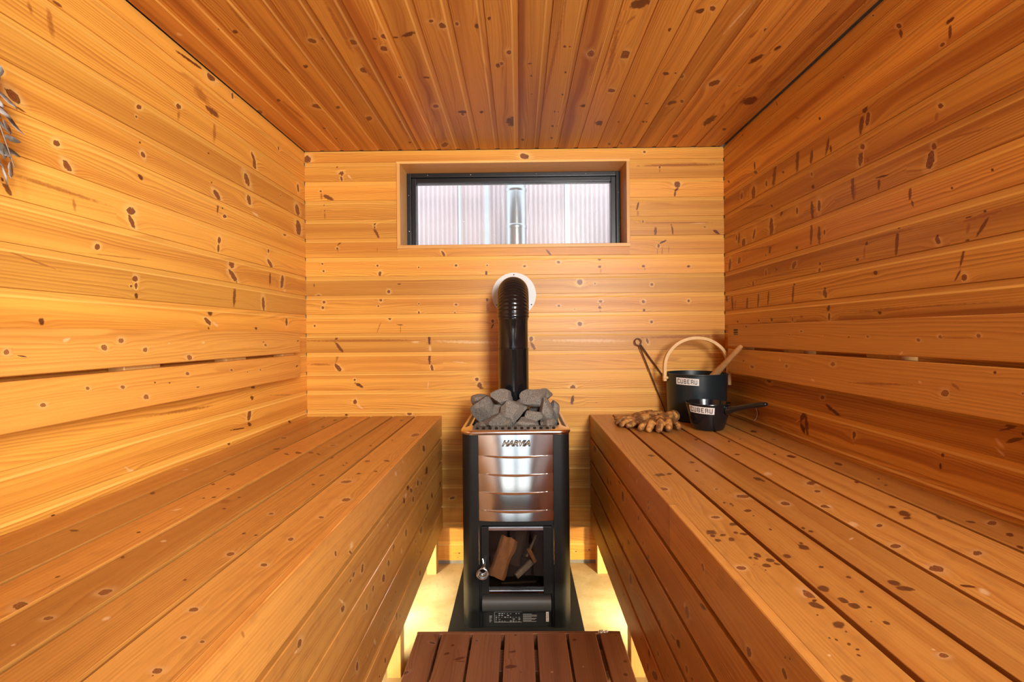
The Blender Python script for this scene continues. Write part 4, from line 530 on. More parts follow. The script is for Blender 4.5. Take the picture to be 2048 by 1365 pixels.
bench('slatted timber sauna bench with dark drip spots along the right wall, carrying bucket and gloves', 'r')
def backrest(label, side):
    L = side == 'l'; t = thing('backrest', label, 'backrest', (XL if L else XR, .85, .89))
    mk = read_marks('lback' if L else 'rback'); xf = XL+.065 if L else XR-.065
    for za, zb in (((.9905, 1.0785), (.887, .9808)) if L else ((.9998, 1.0875), (.8915, .9898))):
        if L: one_board('backrest_plank', BACKR, t, (xf, -.30, za), (0, 1, 0), (1, 0, 0), 1.950+.30, zb-za, .024, marks=mk, ch=.002, auto=.3)
        else: one_board('backrest_plank', BACKR, t, (xf, 1.975, za), (0, -1, 0), (-1, 0, 0), 1.975+.30, zb-za, .024, marks=mk, ch=.002, auto=.3)
    for ya, yb in (((1.108, 1.219), (1.498, 1.604), (1.86, 1.945), (.50, .61), (-.1, .01)) if L else ((1.112, 1.223), (1.492, 1.603), (1.88, 1.97), (.50, .61), (-.1, .01))):
        if L: timber('spacer_block', (XL+.0005, ya, .90), (XL+.0405, yb, 1.066), STUD, t, 2)
        else: timber('spacer_block', (XR-.0405, ya, .91), (XR-.0005, yb, 1.074), STUD, t, 2)
    if not L:
        bm = bmesh.new()
        for za, zb in ((1.064, 1.071), (1.054, 1.0615), (1.048, 1.0515)): box(bm, (xf-.0004, 1.886, za), (xf-.0001, 1.922, zb))
        st = obj('printed_stamp', bm, INK, t); st['label'] = 'small dark printed stamp near the plank end'
backrest('two plank timber backrest fixed to the left wall above the bench', 'l')
backrest('two plank timber backrest with a printed stamp, fixed to the right wall above the bench', 'r')
# ------------------------------------------------------------------ stove
SX, SY = -.017, 1.672
tag(bxo('hearth_plate', (-.264, 1.44, .0003), (.2225, 2.135, .0045), BLAK, None, .001), 'flat black metal floor plate lying under the stove', 'floor plate')
sv = thing('sauna_stove', 'black wood burning sauna stove with polished steel louvred front', 'stove', (SX, SY+.215, .0046))
def arcpts(cx, cy, r, a0, a1, n): return [(cx+r*math.cos(a0+(a1-a0)*i/n), cy+r*math.sin(a0+(a1-a0)*i/n)) for i in range(n+1)]
for sg in (-1, 1):
    out = [(.1348, SY), (.157, SY)]+arcpts(.157, SY+.038, .038, -math.pi/2, 0, 10)[1:]+[(.195, SY+.43)]
    inn = [(.191, SY+.43)]+arcpts(.157, SY+.038, .034, 0, -math.pi/2, 10)+[(.1348, SY+.004)]
    bm = bmesh.new(); poly_extrude(bm, [(SX+sg*a, c, .0055) for a, c in out+inn], (0, 0, .6945)); obj('side_panel', bm, STOV, sv, True, 30)
bm = bmesh.new()
box(bm, (SX-.1345, SY+.03, .375), (SX+.1345, SY+.425, .690)); box(bm, (SX-.1345, SY+.022, .0047), (SX+.1345, SY+.425, .128))
box(bm, (SX-.1345, SY+.33, .128), (SX+.1345, SY+.425, .375)); box(bm, (SX-.1345, SY+.018, .128), (SX-.118, SY+.33, .375)); box(bm, (SX+.118, SY+.018, .128), (SX+.1345, SY+.33, .375))
box(bm, (SX-.1345, SY+.008, .3705), (SX+.1345, SY+.030, .3885)); box(bm, (SX-.1345, SY+.010, .0047), (SX-.125, SY+.022, .37)); box(bm, (SX+.127, SY+.010, .0047), (SX+.1345, SY+.022, .37))
obj('firebox', bm, BLAK, sv)
# polished front: five strips, each lower one curling forward at its top edge
bm = bmesh.new(); zs = [.7025, .6243, .5593, .4945, .4295, .3892]
bow = lambda x: SY-.002+.0058*(x/.134)**2
for k in range(5):
    zt, zb = zs[k], zs[k+1]; rows = []; last = k == 4
    prof = [(f/8, 0, 0) for f in range(9)]+([] if last else [(1, .0012, -.0006), (1, .0, -.0012)]+[(1, -g, -1) for g in (.25, .5, .75, 1.0)])
    for f, gy, gz in prof:
        row = []
        for i in range(49):
            xx = -.134+.268*i/48; wv = max(0, 1-(xx/.117)**2); em = 1-(xx/.134)**4
            y = bow(xx)-.0050*f*em; z = zt+(zb+.0004-zt)*f
            if gz == -1: y -= .0125*wv*(-gy); z -= .0012+.0048*wv*(-gy)
            elif gy or gz: y += gy*min(1, wv*4); z += gz*min(1, wv*4)
            row.append(bm.verts.new((SX+xx, y, z)))
        rows.append(row)
    for A, B in zip(rows, rows[1:]):
        for i in range(48):
            if rows.index(B) < 9 or abs(-.134+.268*(i+.5)/48) < .116: bm.faces.new((A[i], B[i], B[i+1], A[i+1]))
pl = obj('steel_front', bm, SILV, sv, True, 25); pl['label'] = 'mirror polished steel front with four louvre slits'
md = pl.modifiers.new('thick', 'SOLIDIFY'); md.thickness = .0006; md.offset = 1; md.use_rim = False
# maker's name on the steel
def text_mesh(name, body, height, mat, par, mtx, shear=0.0, extrude=.0004, sx=1.0, offset=0.0):
    cu = bpy.data.curves.new(name, 'FONT'); cu.body = body; cu.size = 1; cu.extrude = 0; cu.shear = shear; cu.align_x = 'CENTER'; cu.align_y = 'CENTER'; cu.offset = offset
    to = bpy.data.objects.new(name+'_tmp', cu); COL.objects.link(to); dg = bpy.context.evaluated_depsgraph_get()
    me = bpy.data.meshes.new_from_object(to.evaluated_get(dg)); bpy.data.objects.remove(to); bpy.data.curves.remove(cu)
    k = height/.70
    me.transform(Matrix.Scale(k*sx, 4, (1, 0, 0)) @ Matrix.Scale(k, 4, (0, 1, 0))); me.transform(mtx); me.materials.clear()
    me.name = name
    o = finish(name, me, mat, par)
    md = o.modifiers.new('thick', 'SOLIDIFY'); md.thickness = extrude; md.offset = 0
    return o
up = Matrix.Rotation(math.pi/2, 4, 'X')
text_mesh('logo_lettering', 'HARVIA', .0180, INK, pl, Matrix.Translation((SX+.001, SY-.0085, .668)) @ up, .35, .0012, 1.10, .060)['label'] = 'bold slanted maker name HARVIA'
text_mesh('logo_fill', 'HARVIA', .0168, GOLD, pl, Matrix.Translation((SX+.001, SY-.0095, .668)) @ up, .35, .0006, 1.18, -.008)
# door
dr = bmesh.new(); fx0, fx1, gz0, gz1 = -.1418, .1086, .129, .3697; gx0, gx1 = -.1165, .0795
for lo, hi in (((fx0, SY-.004, gz0), (gx0, SY+.012, gz1)), ((gx1, SY-.004, gz0), (fx1, SY+.012, gz1)), ((gx0, SY+.002, .357), (gx1, SY+.012, gz1)), ((gx0, SY+.002, gz0), (gx1, SY+.012, .1425))):
    box(dr, lo, hi, .0012)
door = obj('door', dr, STOV, sv)
bxo('glass', (gx0, SY+.004, .1425), (gx1, SY+.008, .357), SOOT, door, 0)
bxo('steel_strip', (gx0, SY-.0055, .3572), (gx1, SY+.0019, .3690), SILV, door, .0012); bxo('steel_strip', (gx0, SY-.0055, .1296), (gx1, SY+.0019, .1423), SILV, door, .0012)
bm = bmesh.new(); pts = []
for i in range(180):
    a = i/180*2*math.pi*5.2; f = i/180; r = .0205-.010*f
    pts.append((-.1355+r*math.cos(a), SY-.050+.034*f, .2225+r*math.sin(a)))
tube(bm, pts, .0019, 8); tube(bm, [(-.1355+.0105, SY-.016, .2225), (-.1345, SY-.012, .236), (-.1360, SY-.006, .248), (-.1390, SY-.003, .256)], .0028, 8)
tube(bm, [(-.1300, SY-.040, .2425), (-.1300, SY-.006, .2440)], .0042, 10)
obj('coil_handle', bm, WIRE, door, True)['label'] = 'coiled spring wire door handle'
bm = bmesh.new(); prof = [(SY+.010, .066)]+[(SY+.004-.026*math.sin(a)**.8, .094-.028*math.cos(a)) for a in [math.pi*i/14 for i in range(15)]]+[(SY+.010, .122)]
poly_extrude(bm, [(fx0+.002, y, z) for y, z in prof], (fx1-fx0-.006, 0, 0)); obj('ash_drawer', bm, DRAW, sv, True, 50)
rp = bxo('rating_plate', (-.1405, SY+.006, .0060), (.1063, SY+.0095, .0640), BLAK, sv, .001)
bm = bmesh.new(); rr = random.Random(3)
def pl_box(x0, z0, x1, z1): box(bm, (x0, SY+.0052, z0), (x1, SY+.0059, z1))
for j in range(5):
    pl_box(-.1170, .0235+j*.0052, -.1170+rr.uniform(.004, .013), .0245+j*.0052)
for a in ((-.0985, .0225, -.0005, .0232), (-.0985, .0590, .0005, .0597), (-.0988, .0225, -.0981, .0597)): pl_box(*a)
for i in range(9):
    for j in range(5):
        if rr.random() < .75:
            xx = -.094+i*.0102; zz = .026+j*.0066; pl_box(xx, zz, xx+rr.uniform(.002, .007), zz+rr.choice((.0008, .0022)))
for j in range(8): pl_box(.0040, .0245+j*.0038, .0040+rr.uniform(.03, .062), .0252+j*.0038)
obj('printed_text', bm, LINE, rp)
sk = bxo('sticker', (.0868, SY+.0050, .0245), (.0968, SY+.0058, .0590), LABL, rp, 0); sk['label'] = 'small white paper sticker'
bm = bmesh.new()
for j in range(6): box(bm, (.0885+.001*(j % 2), SY+.0045, .028+j*.0047), (.0945, SY+.0049, .0302+j*.0047))
obj('sticker_print', bm, plain('red_grey_ink', (.30, .12, .10), .5), rp)
# flared top rim with slots
def rrect(hx, y0, y1, r, z, n=8):
    P = []
    for cx, cy, a in ((SX+hx-r, y1-r, 0), (SX-hx+r, y1-r, math.pi/2), (SX-hx+r, y0+r, math.pi), (SX+hx-r, y0+r, 1.5*math.pi)):
        P += [(cx+r*math.cos(a+math.pi/2*i/n), cy+r*math.sin(a+math.pi/2*i/n), z) for i in range(n+1)]
    return P
bm = bmesh.new(); loops = []
for ins, z in ((.001, .6985), (-.001, .7005), (-.003, .7060), (-.002, .7115), (.002, .7145), (.006, .7150), (.034, .7255), (.036, .7250), (.037, .690)):
    loops.append([bm.verts.new(p) for p in rrect(.197-ins, SY-.004+ins, SY+.434-ins, .044-ins*.6, z)])
for A, B in zip(loops, loops[1:]):
    n = len(A)
    for i in range(n): bm.faces.new((A[i], A[(i+1) % n], B[(i+1) % n], B[i]))
rim = obj('top_rim', bm, RIMM, sv, True, 50); rim['label'] = 'shiny steel rim with slots round the stones'
bm = bmesh.new(); box(bm, (SX-.159, SY+.034, .6902), (SX+.159, SY+.395, .6925)); obj('stone_tray', bm, BLAK, sv)
def slot(c, eu, ev, hu, hv):
    c, eu, ev = Vector(c), Vector(eu).normalized(), Vector(ev).normalized(); nn = eu.cross(ev)
    if nn.z < 0: nn = -nn
    bm = bmesh.new(); vs = [bm.verts.new(c+nn*.0007+eu*hu*math.cos(t)+ev*hv*math.sin(t)) for t in [2*math.pi*i/14 for i in range(14)]]
    f = bm.faces.new(vs); f.normal_update()
    if f.normal.z < 0: f.normal_flip()
    me = bpy.data.meshes.new('vent_slot'); bm.to_mesh(me); bm.free(); finish('vent_slot', me, BLAK, rim)
sl = (.7255-.7150)/.028
for i in range(13): slot((SX-.138+.023*i, SY-.004+.019, .7150+.013*sl), (1, 0, 0), (0, 1, sl), .0062, .0065)
for sg in (-1, 1):
    for i in range(22): slot((SX+sg*(.197-.020), SY+.052+.0155*i, .7150+.014*sl), (0, 1, 0), (-sg, 0, sl), .0036, .0115)
for i in range(13): slot((SX-.138+.023*i, SY+.434-.019, .7150+.013*sl), (1, 0, 0), (0, -1, sl), .0062, .0065)
# firewood seen through the door glass
def split_log(name, a, bb, rad, mat, label, seed, tri=True, group='firewood behind the stove glass'):
    a, bb = Vector(a), Vector(bb); r = random.Random(seed); ax = (bb-a); n = 14; m = 14
    bm = bmesh.new(); rings = []; t = ax.normalized(); up = t.orthogonal().normalized(); s = t.cross(up); ph = r.uniform(0, 6)
    for i in range(n+1):
        f = i/n; ring = []
        for k in range(m):
            an = 2*math.pi*k/m
            rr_ = rad*(.62+.38*abs(math.cos(1.5*(an-ph)))**.5) if tri else rad
            p = a+ax*f+(up*math.cos(an)+s*math.sin(an))*rr_
            nz = noise.noise(Vector((p.x*40+seed, p.y*40, p.z*18)))
            ring.append(bm.verts.new(p+(p-(a+ax*f)).normalized()*nz*rad*.18+t*nz*rad*.25*(f in (0, 1))))
        rings.append(ring)
    for A, B in zip(rings, rings[1:]):
        for k in range(m): bm.faces.new((A[k], A[(k+1) % m], B[(k+1) % m], B[k]))
    bm.faces.new(rings[0][::-1]); bm.faces.new(rings[-1])
    return tag(obj(name, bm, mat, None, True, 35), label, 'firewood', group)
split_log('split_log', (-.094, 1.748, .151), (-.044, 1.800, .272), .036, SPLT, 'large reddish brown split log leaning at the left behind the stove glass', 11)
split_log('split_log', (-.030, 1.835, .152), (.004, 1.885, .278), .024, CHAR, 'dark split log leaning just right of the big reddish log', 12)
split_log('split_log', (-.020, 1.765, .142), (.040, 1.805, .180), .0125, BARK, 'thin pale barked stick lying low in the firebox centre', 13)
split_log('branch', (.020, 1.790, .205), (.060, 1.830, .270), .0045, BARK, 'thin pale twig pointing up to the right behind the stove glass', 14, False)
split_log('split_log', (.028, 1.775, .240), (.052, 1.785, .186), .0085, SPLT, 'short light brown splinter at the right behind the stove glass', 15)
split_log('split_log', (.026, 1.905, .146), (.066, 1.935, .222), .018, CHAR, 'charred log at the right rear of the firebox', 16)
split_log('split_log', (-.075, 1.730, .1345), (.055, 1.745, .1335), .0042, CHAR, 'charred stick lying on the firebox floor close to the glass', 17)
split_log('split_log', (-.082, 1.960, .146), (.062, 1.968, .147), .017, CHAR, 'charred log lying across the rear of the firebox', 18)
# ------------------------------------------------------------------ stones
def rock(name, c, sz, seed, label, group='grey sauna stones on the stove'):
    bm = bmesh.new(); bmesh.ops.create_icosphere(bm, subdivisions=4, radius=1.0); r = random.Random(seed); P = []
    for _ in range(9):
        v = Vector((r.gauss(0, 1), r.gauss(0, 1), r.gauss(0, 1))).normalized(); P.append((v, r.uniform(.50, .82)))
    off = Vector((seed*3.1, seed*1.7, 0))
    for v in bm.verts:
        p = v.co.copy()
        for nrm, h in P:
            d = p.dot(nrm)
            if d > h: p -= nrm*(d-h)*.97
        p *= 1+.07*noise.noise(p*1.6+off)+.030*noise.noise(p*5+off)
        v.co = p
    lo = [min(v.co[i] for v in bm.verts) for i in range(3)]; hi = [max(v.co[i] for v in bm.verts) for i in range(3)]
    for v in bm.verts:
        v.co = Vector([((v.co[i]-lo[i])/(hi[i]-lo[i])-.5)*sz[i] for i in range(3)])
    o = obj(name, bm, STON, None, True, 28); o.location = c
    return tag(o, label, 'stone', group)
ST = [(-.1440, 1.782, .7700, .0861, .1029, 'largest grey stone at the left front of the pile'), (-.1570, 1.880, .7900, .0796, .0560, 'flat grey stone at the left rear edge of the pile'),
      (-.0709, 1.805, .8105, .0870, .0732, 'grey stone on top of the pile, left of the black pipe'), (-.0839, 1.785, .7638, .0620, .0500, 'small grey stone in the pile between two big left stones'),
      (-.0930, 1.736, .7390, .0880, .0560, 'broad low grey stone at the front rim, left of centre'), (-.0244, 1.752, .7636, .0970, .0953, 'big pointed grey stone front and centre below the pipe'),
      (.0505, 1.805, .8120, .1020, .0640, 'long grey stone on top of the pile, right of the black pipe'), (.1030, 1.930, .8050, .0661, .0560, 'grey stone at the right rear top of the pile'),
      (.0978, 1.770, .7705, .0530, .0920, 'tall narrow grey stone near the right end of the pile'), (.1330, 1.830, .7535, .0430, .0860, 'grey stone at the far right edge of the pile'),
      (.0503, 1.757, .7490, .0660, .0440, 'small oval grey stone right of the pointed centre stone'), (.0230, 1.733, .7315, .0860, .0350, 'low flat grey stone at the front rim, right of centre'),
      (.1096, 1.722, .7290, .0560, .0340, 'little grey stone at the front right corner of the rim'), (.0680, 1.852, .7640, .0640, .0480, 'shadowed grey stone under the long top right stone'),
      (.0100, 1.813, .7770, .0500, .0600, 'grey stone wedged behind the pointed centre stone'), (-.1540, 1.840, .7300, .0450, .0560, 'grey stone low against the left side of the rim'),
      (-.0519, 1.722, .7290, .0460, .0330, 'little grey stone at the front rim below the pointed stone'), (.0920, 1.865, .7811, .0600, .0520, 'grey stone behind the tall narrow right stone'),
      (-.1150, 1.870, .7760, .0640, .0560, 'grey stone behind the largest left stone'), (-.0440, 1.806, .7850, .0480, .0440, 'grey stone close in front of the black pipe')]
for i, (x, y, z, wx, hz, lab) in enumerate(ST):
    rock('sauna_stone', (x, y, z), (wx*1.04, min(.075, .48*(wx+hz)), hz*1.04), 21+i, lab)
k = 0
for ix in range(5):
    for iy in range(6):
        x = SX-.122+.061*ix; y = SY+.072+.058*iy; k += 1
        if math.hypot(x+.0245, y-1.895) < .095: continue
        rock('sauna_stone', (x+rng.uniform(-.006, .006), y+rng.uniform(-.006, .006), .7145), (.056, .052, .043), 80+k, 'small grey stone buried low in the pile under the larger stones', 'buried sauna stones')
# ------------------------------------------------------------------ flue pipe
PX, PY, PR = -.0245, 1.895, .0612
fp = thing('flue_pipe', 'black enamelled flue pipe with ribbed elbow rising from the stove into the back wall', 'flue pipe', (PX, PY, .693))
bm = bmesh.new(); lathe(bm, [(PR, .6930), (PR, .996), (PR+.0012, .999), (PR+.0012, 1.003), (PR-.0010, 1.0045)], (PX, PY, 0), 64, True, True); obj('lower_pipe', bm, ENAM, fp, True, 50)
bm = bmesh.new(); lathe(bm, [(PR-.0016, 1.0046), (PR-.0016, 1.114), (PR, 1.1165), (PR, 1.124)], (PX, PY, 0), 64, True, True); obj('upper_pipe', bm, ENAM, fp, True, 50)
bm = bmesh.new(); box(bm, (PX-.006, PY-PR-.003, 1.0045), (PX+.008, PY-PR+.004, 1.0125), .001); obj('seam_clip', bm, ENAM, fp)
RB = .1165; path = []; step = .0014; s_ = 0; tot = RB*math.pi/2+(2.149-PY-RB)
bm = bmesh.new(); rings = []
N = int(tot/step)
for i in range(N+1):
    s_ = tot*i/N
    if s_ < RB*math.pi/2:
        a = s_/RB; c = Vector((PX, PY+RB-RB*math.cos(a), 1.124+RB*math.sin(a))); nn = Vector((0, -math.cos(a), math.sin(a)))
    else: c = Vector((PX, PY+RB+(s_-RB*math.pi/2), 1.124+RB)); nn = Vector((0, 0, 1))
    r = PR+.0008+.0026*abs(math.sin(math.pi*s_/.0118))**.7
    rings.append([bm.verts.new(c+Vector((1, 0, 0))*r*math.cos(t)+nn*r*math.sin(t)) for t in [2*math.pi*k/64 for k in range(64)]])
for A, B in zip(rings, rings[1:]):
    for k in range(64): bm.faces.new((A[k], A[(k+1) % 64], B[(k+1) % 64], B[k]))
bm.faces.new(rings[0][::-1]); bm.faces.new(rings[-1])
obj('ribbed_elbow', bm, ENAM, fp, True, 70)['label'] = 'ribbed black elbow bending into the wall'
bm = bmesh.new(); lathe(bm, [(.0600, 0), (.1005, 0), (.1015, .001), (.1015, .0028), (.0600, .0028)], n=72)
for v in bm.verts: v.co = Vector((-.0228+v.co.x, 2.1525-v.co.z, 1.2405+v.co.y))
wp = obj('wall_plate', bm, WHIT, fp, True, 40); wp['label'] = 'round white plate on the wall behind the elbow'
for a in (90, -30, 210):
    bm = bmesh.new(); lathe(bm, [(.0001, .0018), (.0022, .0014), (.0030, 0)], n=12); rr_ = .092
    for v in bm.verts: v.co = Vector((-.0228+rr_*math.cos(math.radians(a))+v.co.x, 2.1496-v.co.z, 1.2405+rr_*math.sin(math.radians(a))+v.co.y))
    obj('screw', bm, BLAK, wp)
# ------------------------------------------------------------------ lettering for the two labels
GL = {'C': [(0, 0, 1, .16), (0, 0, .24, 1), (0, .84, 1, 1), (.76, .66, 1, .84), (.76, .16, 1, .34)], 'U': [(0, 0, 1, .16), (0, 0, .24, 1), (.76, 0, 1, 1)],
      'B': [(0, 0, .24, 1), (0, .84, .9, 1), (0, .43, .9, .57), (0, 0, .9, .16), (.76, .08, 1, .45), (.76, .55, 1, .92)], 'E': [(0, 0, .24, 1), (0, .84, .95, 1), (0, .43, .8, .57), (0, 0, .95, .16)],
      'R': [(0, 0, .24, 1), (0, .84, .9, 1), (.76, .52, 1, .92), (.30, .43, .9, .57), (.76, 0, 1, .46)]}
def curved_label(par, cx, cy, r_of_z, a0, a1, z0, z1, tilt, name='label'):
    def P(s, t, lift):
        a = a0+(a1-a0)*s; z = z0+(z1-z0)*t+tilt*(s-.5); r = r_of_z(z)+lift
        return (cx+r*math.cos(a), cy+r*math.sin(a), z)
    def patch(bm, s0, t0, s1, t1, lift, n):
        c = [[bm.verts.new(P(s0+(s1-s0)*i/n, t, lift)) for i in range(n+1)] for t in (t0, t1)]
        for i in range(n): bm.faces.new((c[0][i], c[0][i+1], c[1][i+1], c[1][i]))
    bm = bmesh.new(); patch(bm, 0, 0, 1, 1, .0006, 24); me = bpy.data.meshes.new(name); bm.to_mesh(me); bm.free()
    o = finish(name, me, LABL, par); o['label'] = 'white rectangular label reading CUBERU'
    bm = bmesh.new(); cw = .9/6
    for i, ch in enumerate('CUBERU'):
        for x0, y0, x1, y1 in GL[ch]:
            s0 = .05+cw*(i+.12); patch(bm, s0+x0*cw*.72, .17+y0*.66, s0+x1*cw*.72, .17+y1*.66, .0010, 3)
    me = bpy.data.meshes.new('lettering'); bm.to_mesh(me); bm.free(); finish('lettering', me, INK, o)
# ------------------------------------------------------------------ bucket, ladle, dipper, tongs
BX, BY = .7600, 2.020
bk = thing('bucket', 'dark teal plastic sauna bucket with bent wooden handle and white label', 'bucket', (BX, BY, HB+.0005))
zb = HB+.0006; rz = lambda z: .1185+(z-zb)*(.1245-.1185)/.199
bm = bmesh.new(); lathe(bm, [(.0001, zb+.001), (.112, zb), (.1185, zb+.004), (rz(zb+.192), zb+.192), (.1258, zb+.194), (.1258, zb+.199), (.1205, zb+.199), (.1200, zb+.19), (.114, zb+.006), (.0001, zb+.005)], (BX, BY, 0), 72)
obj('body', bm, PLAS, bk, True, 35)
bm = bmesh.new(); rows = []; hp = []
for i in range(11): hp.append((-.1355, .852+i*.006))
for i in range(1, 40):
    a = math.pi-math.pi*i/40; hp.append((.1355*math.cos(a), .913+.123*math.sin(a)))
for i in range(14): hp.append((.1355, .912-i*.006))
for i, (hx, hz) in enumerate(hp):
    a = hp[max(i-1, 0)]; c = hp[min(i+1, len(hp)-1)]; t = Vector((c[0]-a[0], 0, c[1]-a[1])).normalized(); nn = Vector((-t.z, 0, t.x))
    y = BY-.005-.012*(i/len(hp)-.5); p = Vector((BX+hx, y, hz))
    rows.append([bm.verts.new(p+nn*sa*.0062+Vector((0, sb*.0095, 0))) for sa, sb in ((1, -1), (1, 1), (-1, 1), (-1, -1))])
for A, B in zip(rows, rows[1:]):
    for k in range(4): bm.faces.new((A[k], A[(k+1) % 4], B[(k+1) % 4], B[k]))
bm.faces.new(rows[0][::-1]); bm.faces.new(rows[-1])
obj('handle', bm, BENT, bk, True, 30)['label'] = 'bent pale wooden bail handle'
for sg in (-1, 1):
    bm = bmesh.new(); tube(bm, [(BX+sg*.120, BY-.006, .866-.008*(sg > 0)), (BX+sg*.1435, BY-.006, .866-.008*(sg > 0))], .006, 14); obj('handle_peg', bm, BENT, bk, True, 40)
curved_label(bk, BX, BY, rz, math.radians(-149), math.radians(-105.5), .8435, .8715, -.003)
ld = thing('ladle', 'ladle with worn wooden handle leaning in the dark bucket', 'ladle', (.80, 2.05, .70))
ldir = (Vector((.866, 1.832, 1.004))-Vector((.822, 1.968, .885))).normalized()
p0 = Vector((.822, 1.968, .885)); tip = p0+ldir*.185; base = p0-ldir*.04
bm = bmesh.new(); tube(bm, [base, base+ldir*.04, p0+ldir*.05, p0+ldir*.12, tip-ldir*.01, tip], [.0155, .0150, .0125, .0098, .0098, .0075], 14); obj('wooden_handle', bm, HAND, ld, True, 40)
bm = bmesh.new(); e = p0-ldir*.125; tube(bm, [base+Vector((-.002, 0, 0)), p0-ldir*.08, e], .0035, 10); obj('metal_rod', bm, WIRE, ld, True)
bm = bmesh.new(); lathe(bm, [(.0001, -.030), (.025, -.028), (.034, -.018), (.038, 0), (.0365, 0), (.032, -.017), (.0001, -.027)], tuple(e), 32); obj('bowl', bm, SILV, ld, True, 40)
DX, DY = .7235, 1.805; dz = HB+.0006
dp = thing('dipper', 'black plastic dipper with long side handle and white label, in front of the bucket', 'dipper', (DX, DY, dz))
dr_ = lambda z: .0550+(.0820-.0550)*min(1, max(0, (z-dz)/.100))**.8
bm = bmesh.new(); lathe(bm, [(.0001, dz+.0005), (.050, dz), (.0550, dz+.003)]+[(dr_(dz+.1*i/10), dz+.1*i/10) for i in range(1, 11)]+[(.0832, dz+.1015), (.0828, dz+.1035), (.0785, dz+.1035), (.077, dz+.096), (.051, dz+.008), (.0001, dz+.006)], (DX, DY, 0), 64)
obj('cup', bm, GLOS, dp, True, 40)
bm = bmesh.new(); rings = []
hd = Vector((.1315, -.185, 0)).normalized(); sd = Vector((-hd.y, hd.x, 0)); h0 = Vector((DX, DY, 0))+hd*.075
for i, (f, z, wv, hv) in enumerate([(0, .768, .019, .0190), (.05, .769, .0165, .0170), (.13, .7725, .0135, .0135), (.28, .7805, .0125, .0105), (.5, .7915, .0130, .0100), (.72, .8005, .0140, .0105), (.88, .8055, .0135, .0095), (.96, .808, .0110, .0075), (1, .809, .006, .004)]):
    c = h0+hd*.152*f+Vector((0, 0, z))
    rings.append([bm.verts.new(c+sd*wv*math.cos(t)+Vector((0, 0, hv*math.sin(t)))) for t in [2*math.pi*k/20 for k in range(20)]])
for A, B in zip(rings, rings[1:]):
    for k in range(20): bm.faces.new((A[k], A[(k+1) % 20], B[(k+1) % 20], B[k]))
bm.faces.new(rings[0][::-1]); bm.faces.new(rings[-1]); hh = obj('handle', bm, GLOS, dp, True, 80)
md = hh.modifiers.new('round', 'SUBSURF'); md.levels = 1; md.render_levels = 2
bm = bmesh.new(); c = h0+hd*.112; tube(bm, [c+Vector((0, 0, .790)), c+Vector((.004, 0, .772)), c+Vector((.002, .002, .756)), c+Vector((-.006, .003, .744))], .0009, 6); obj('hanging_cord', bm, IRON, dp, True)
curved_label(dp, DX, DY, dr_, math.radians(-166), math.radians(-95), .7560, .7820, -.004)
tg = thing('fire_tongs', 'thin brown iron fire tongs with ring end, leaning on the wall behind the bucket', 'tongs', (.66, 2.13, HB))
ra = Vector((.5415, 2.136, 1.0185)); bm = bmesh.new()
tube(bm, [ra+Vector((.0150*math.cos(t), .002*math.sin(t), .0150*math.sin(t))) for t in [2*math.pi*i/28 for i in range(28)]], .0026, 8, closed=True); obj('ring', bm, IRON, tg, True)
bm = bmesh.new(); tube(bm, [ra+Vector((.009, -.002, -.011)), (.600, 2.139, .938), (.668, 2.143, .845), (.735, 2.144, .750), (.745, 2.144, HB+.004)], [.0036, .0034, .0034, .0034, .003], 8); obj('leg', bm, IRON, tg, True)
bm = bmesh.new(); tube(bm, [ra+Vector((.004, -.002, -.0145)), (.590, 2.138, .892), (.6355, 2.142, .775), (.668, 2.144, HB+.004)], [.0030, .0028, .0026, .0024], 8); obj('leg', bm, IRON, tg, True)
# ------------------------------------------------------------------ gloves
def glove(label, palm, fingers, cuff, seed):
    bm = bmesh.new()
    def blob(c, r, n=2):
        m = bmesh.ops.create_icosphere(bm, subdivisions=n, radius=1.0)
        for v in m['verts']: v.co = Vector((v.co.x*r[0], v.co.y*r[1], v.co.z*r[2]))+Vector(c)
    def limb(pts, rad):
        P = []; R = []
        for i in range(len(pts)-1):
            for j in range(5): f = j/5; P.append(Vector(pts[i]).lerp(Vector(pts[i+1]), f)); R.append(rad[i]+(rad[i+1]-rad[i])*f)
        P.append(Vector(pts[-1])); R.append(rad[-1])
        tube(bm, P, R, 12); blob(P[-1], (R[-1],)*3); blob(P[0], (R[0],)*3)
    fingers = [(p, [r_*1.10 for r_ in q]) for p, q in fingers]
    limb(*palm[0]); [limb(*p) for p in palm[1:]]
    for f in fingers: limb(*f)
    limb(*cuff)
    me = bpy.data.meshes.new('work_glove'); bm.to_mesh(me); bm.free()
    o = bpy.data.objects.new('tmp', me); COL.objects.link(o)
    m = o.modifiers.new('r', 'REMESH'); m.mode = 'VOXEL'; m.voxel_size = .0022
    m = o.modifiers.new('s', 'SMOOTH'); m.factor = .5; m.iterations = 2
    dg = bpy.context.evaluated_depsgraph_get(); me2 = bpy.data.meshes.new_from_object(o.evaluated_get(dg)); bpy.data.objects.remove(o)
    for v in me2.vertices:
        n1 = noise.noise(v.co*55+Vector((seed, 0, 0)))*.0016+noise.noise(v.co*140)*.0007
        v.co += v.normal*n1
        if v.co.z < HB+.0012: v.co.z = HB+.0012
    me2.name = 'work_glove'; o = finish('work_glove', me2, LEAT, None, True)
    return tag(o, label, 'glove', 'leather work gloves on the right bench')
z = HB
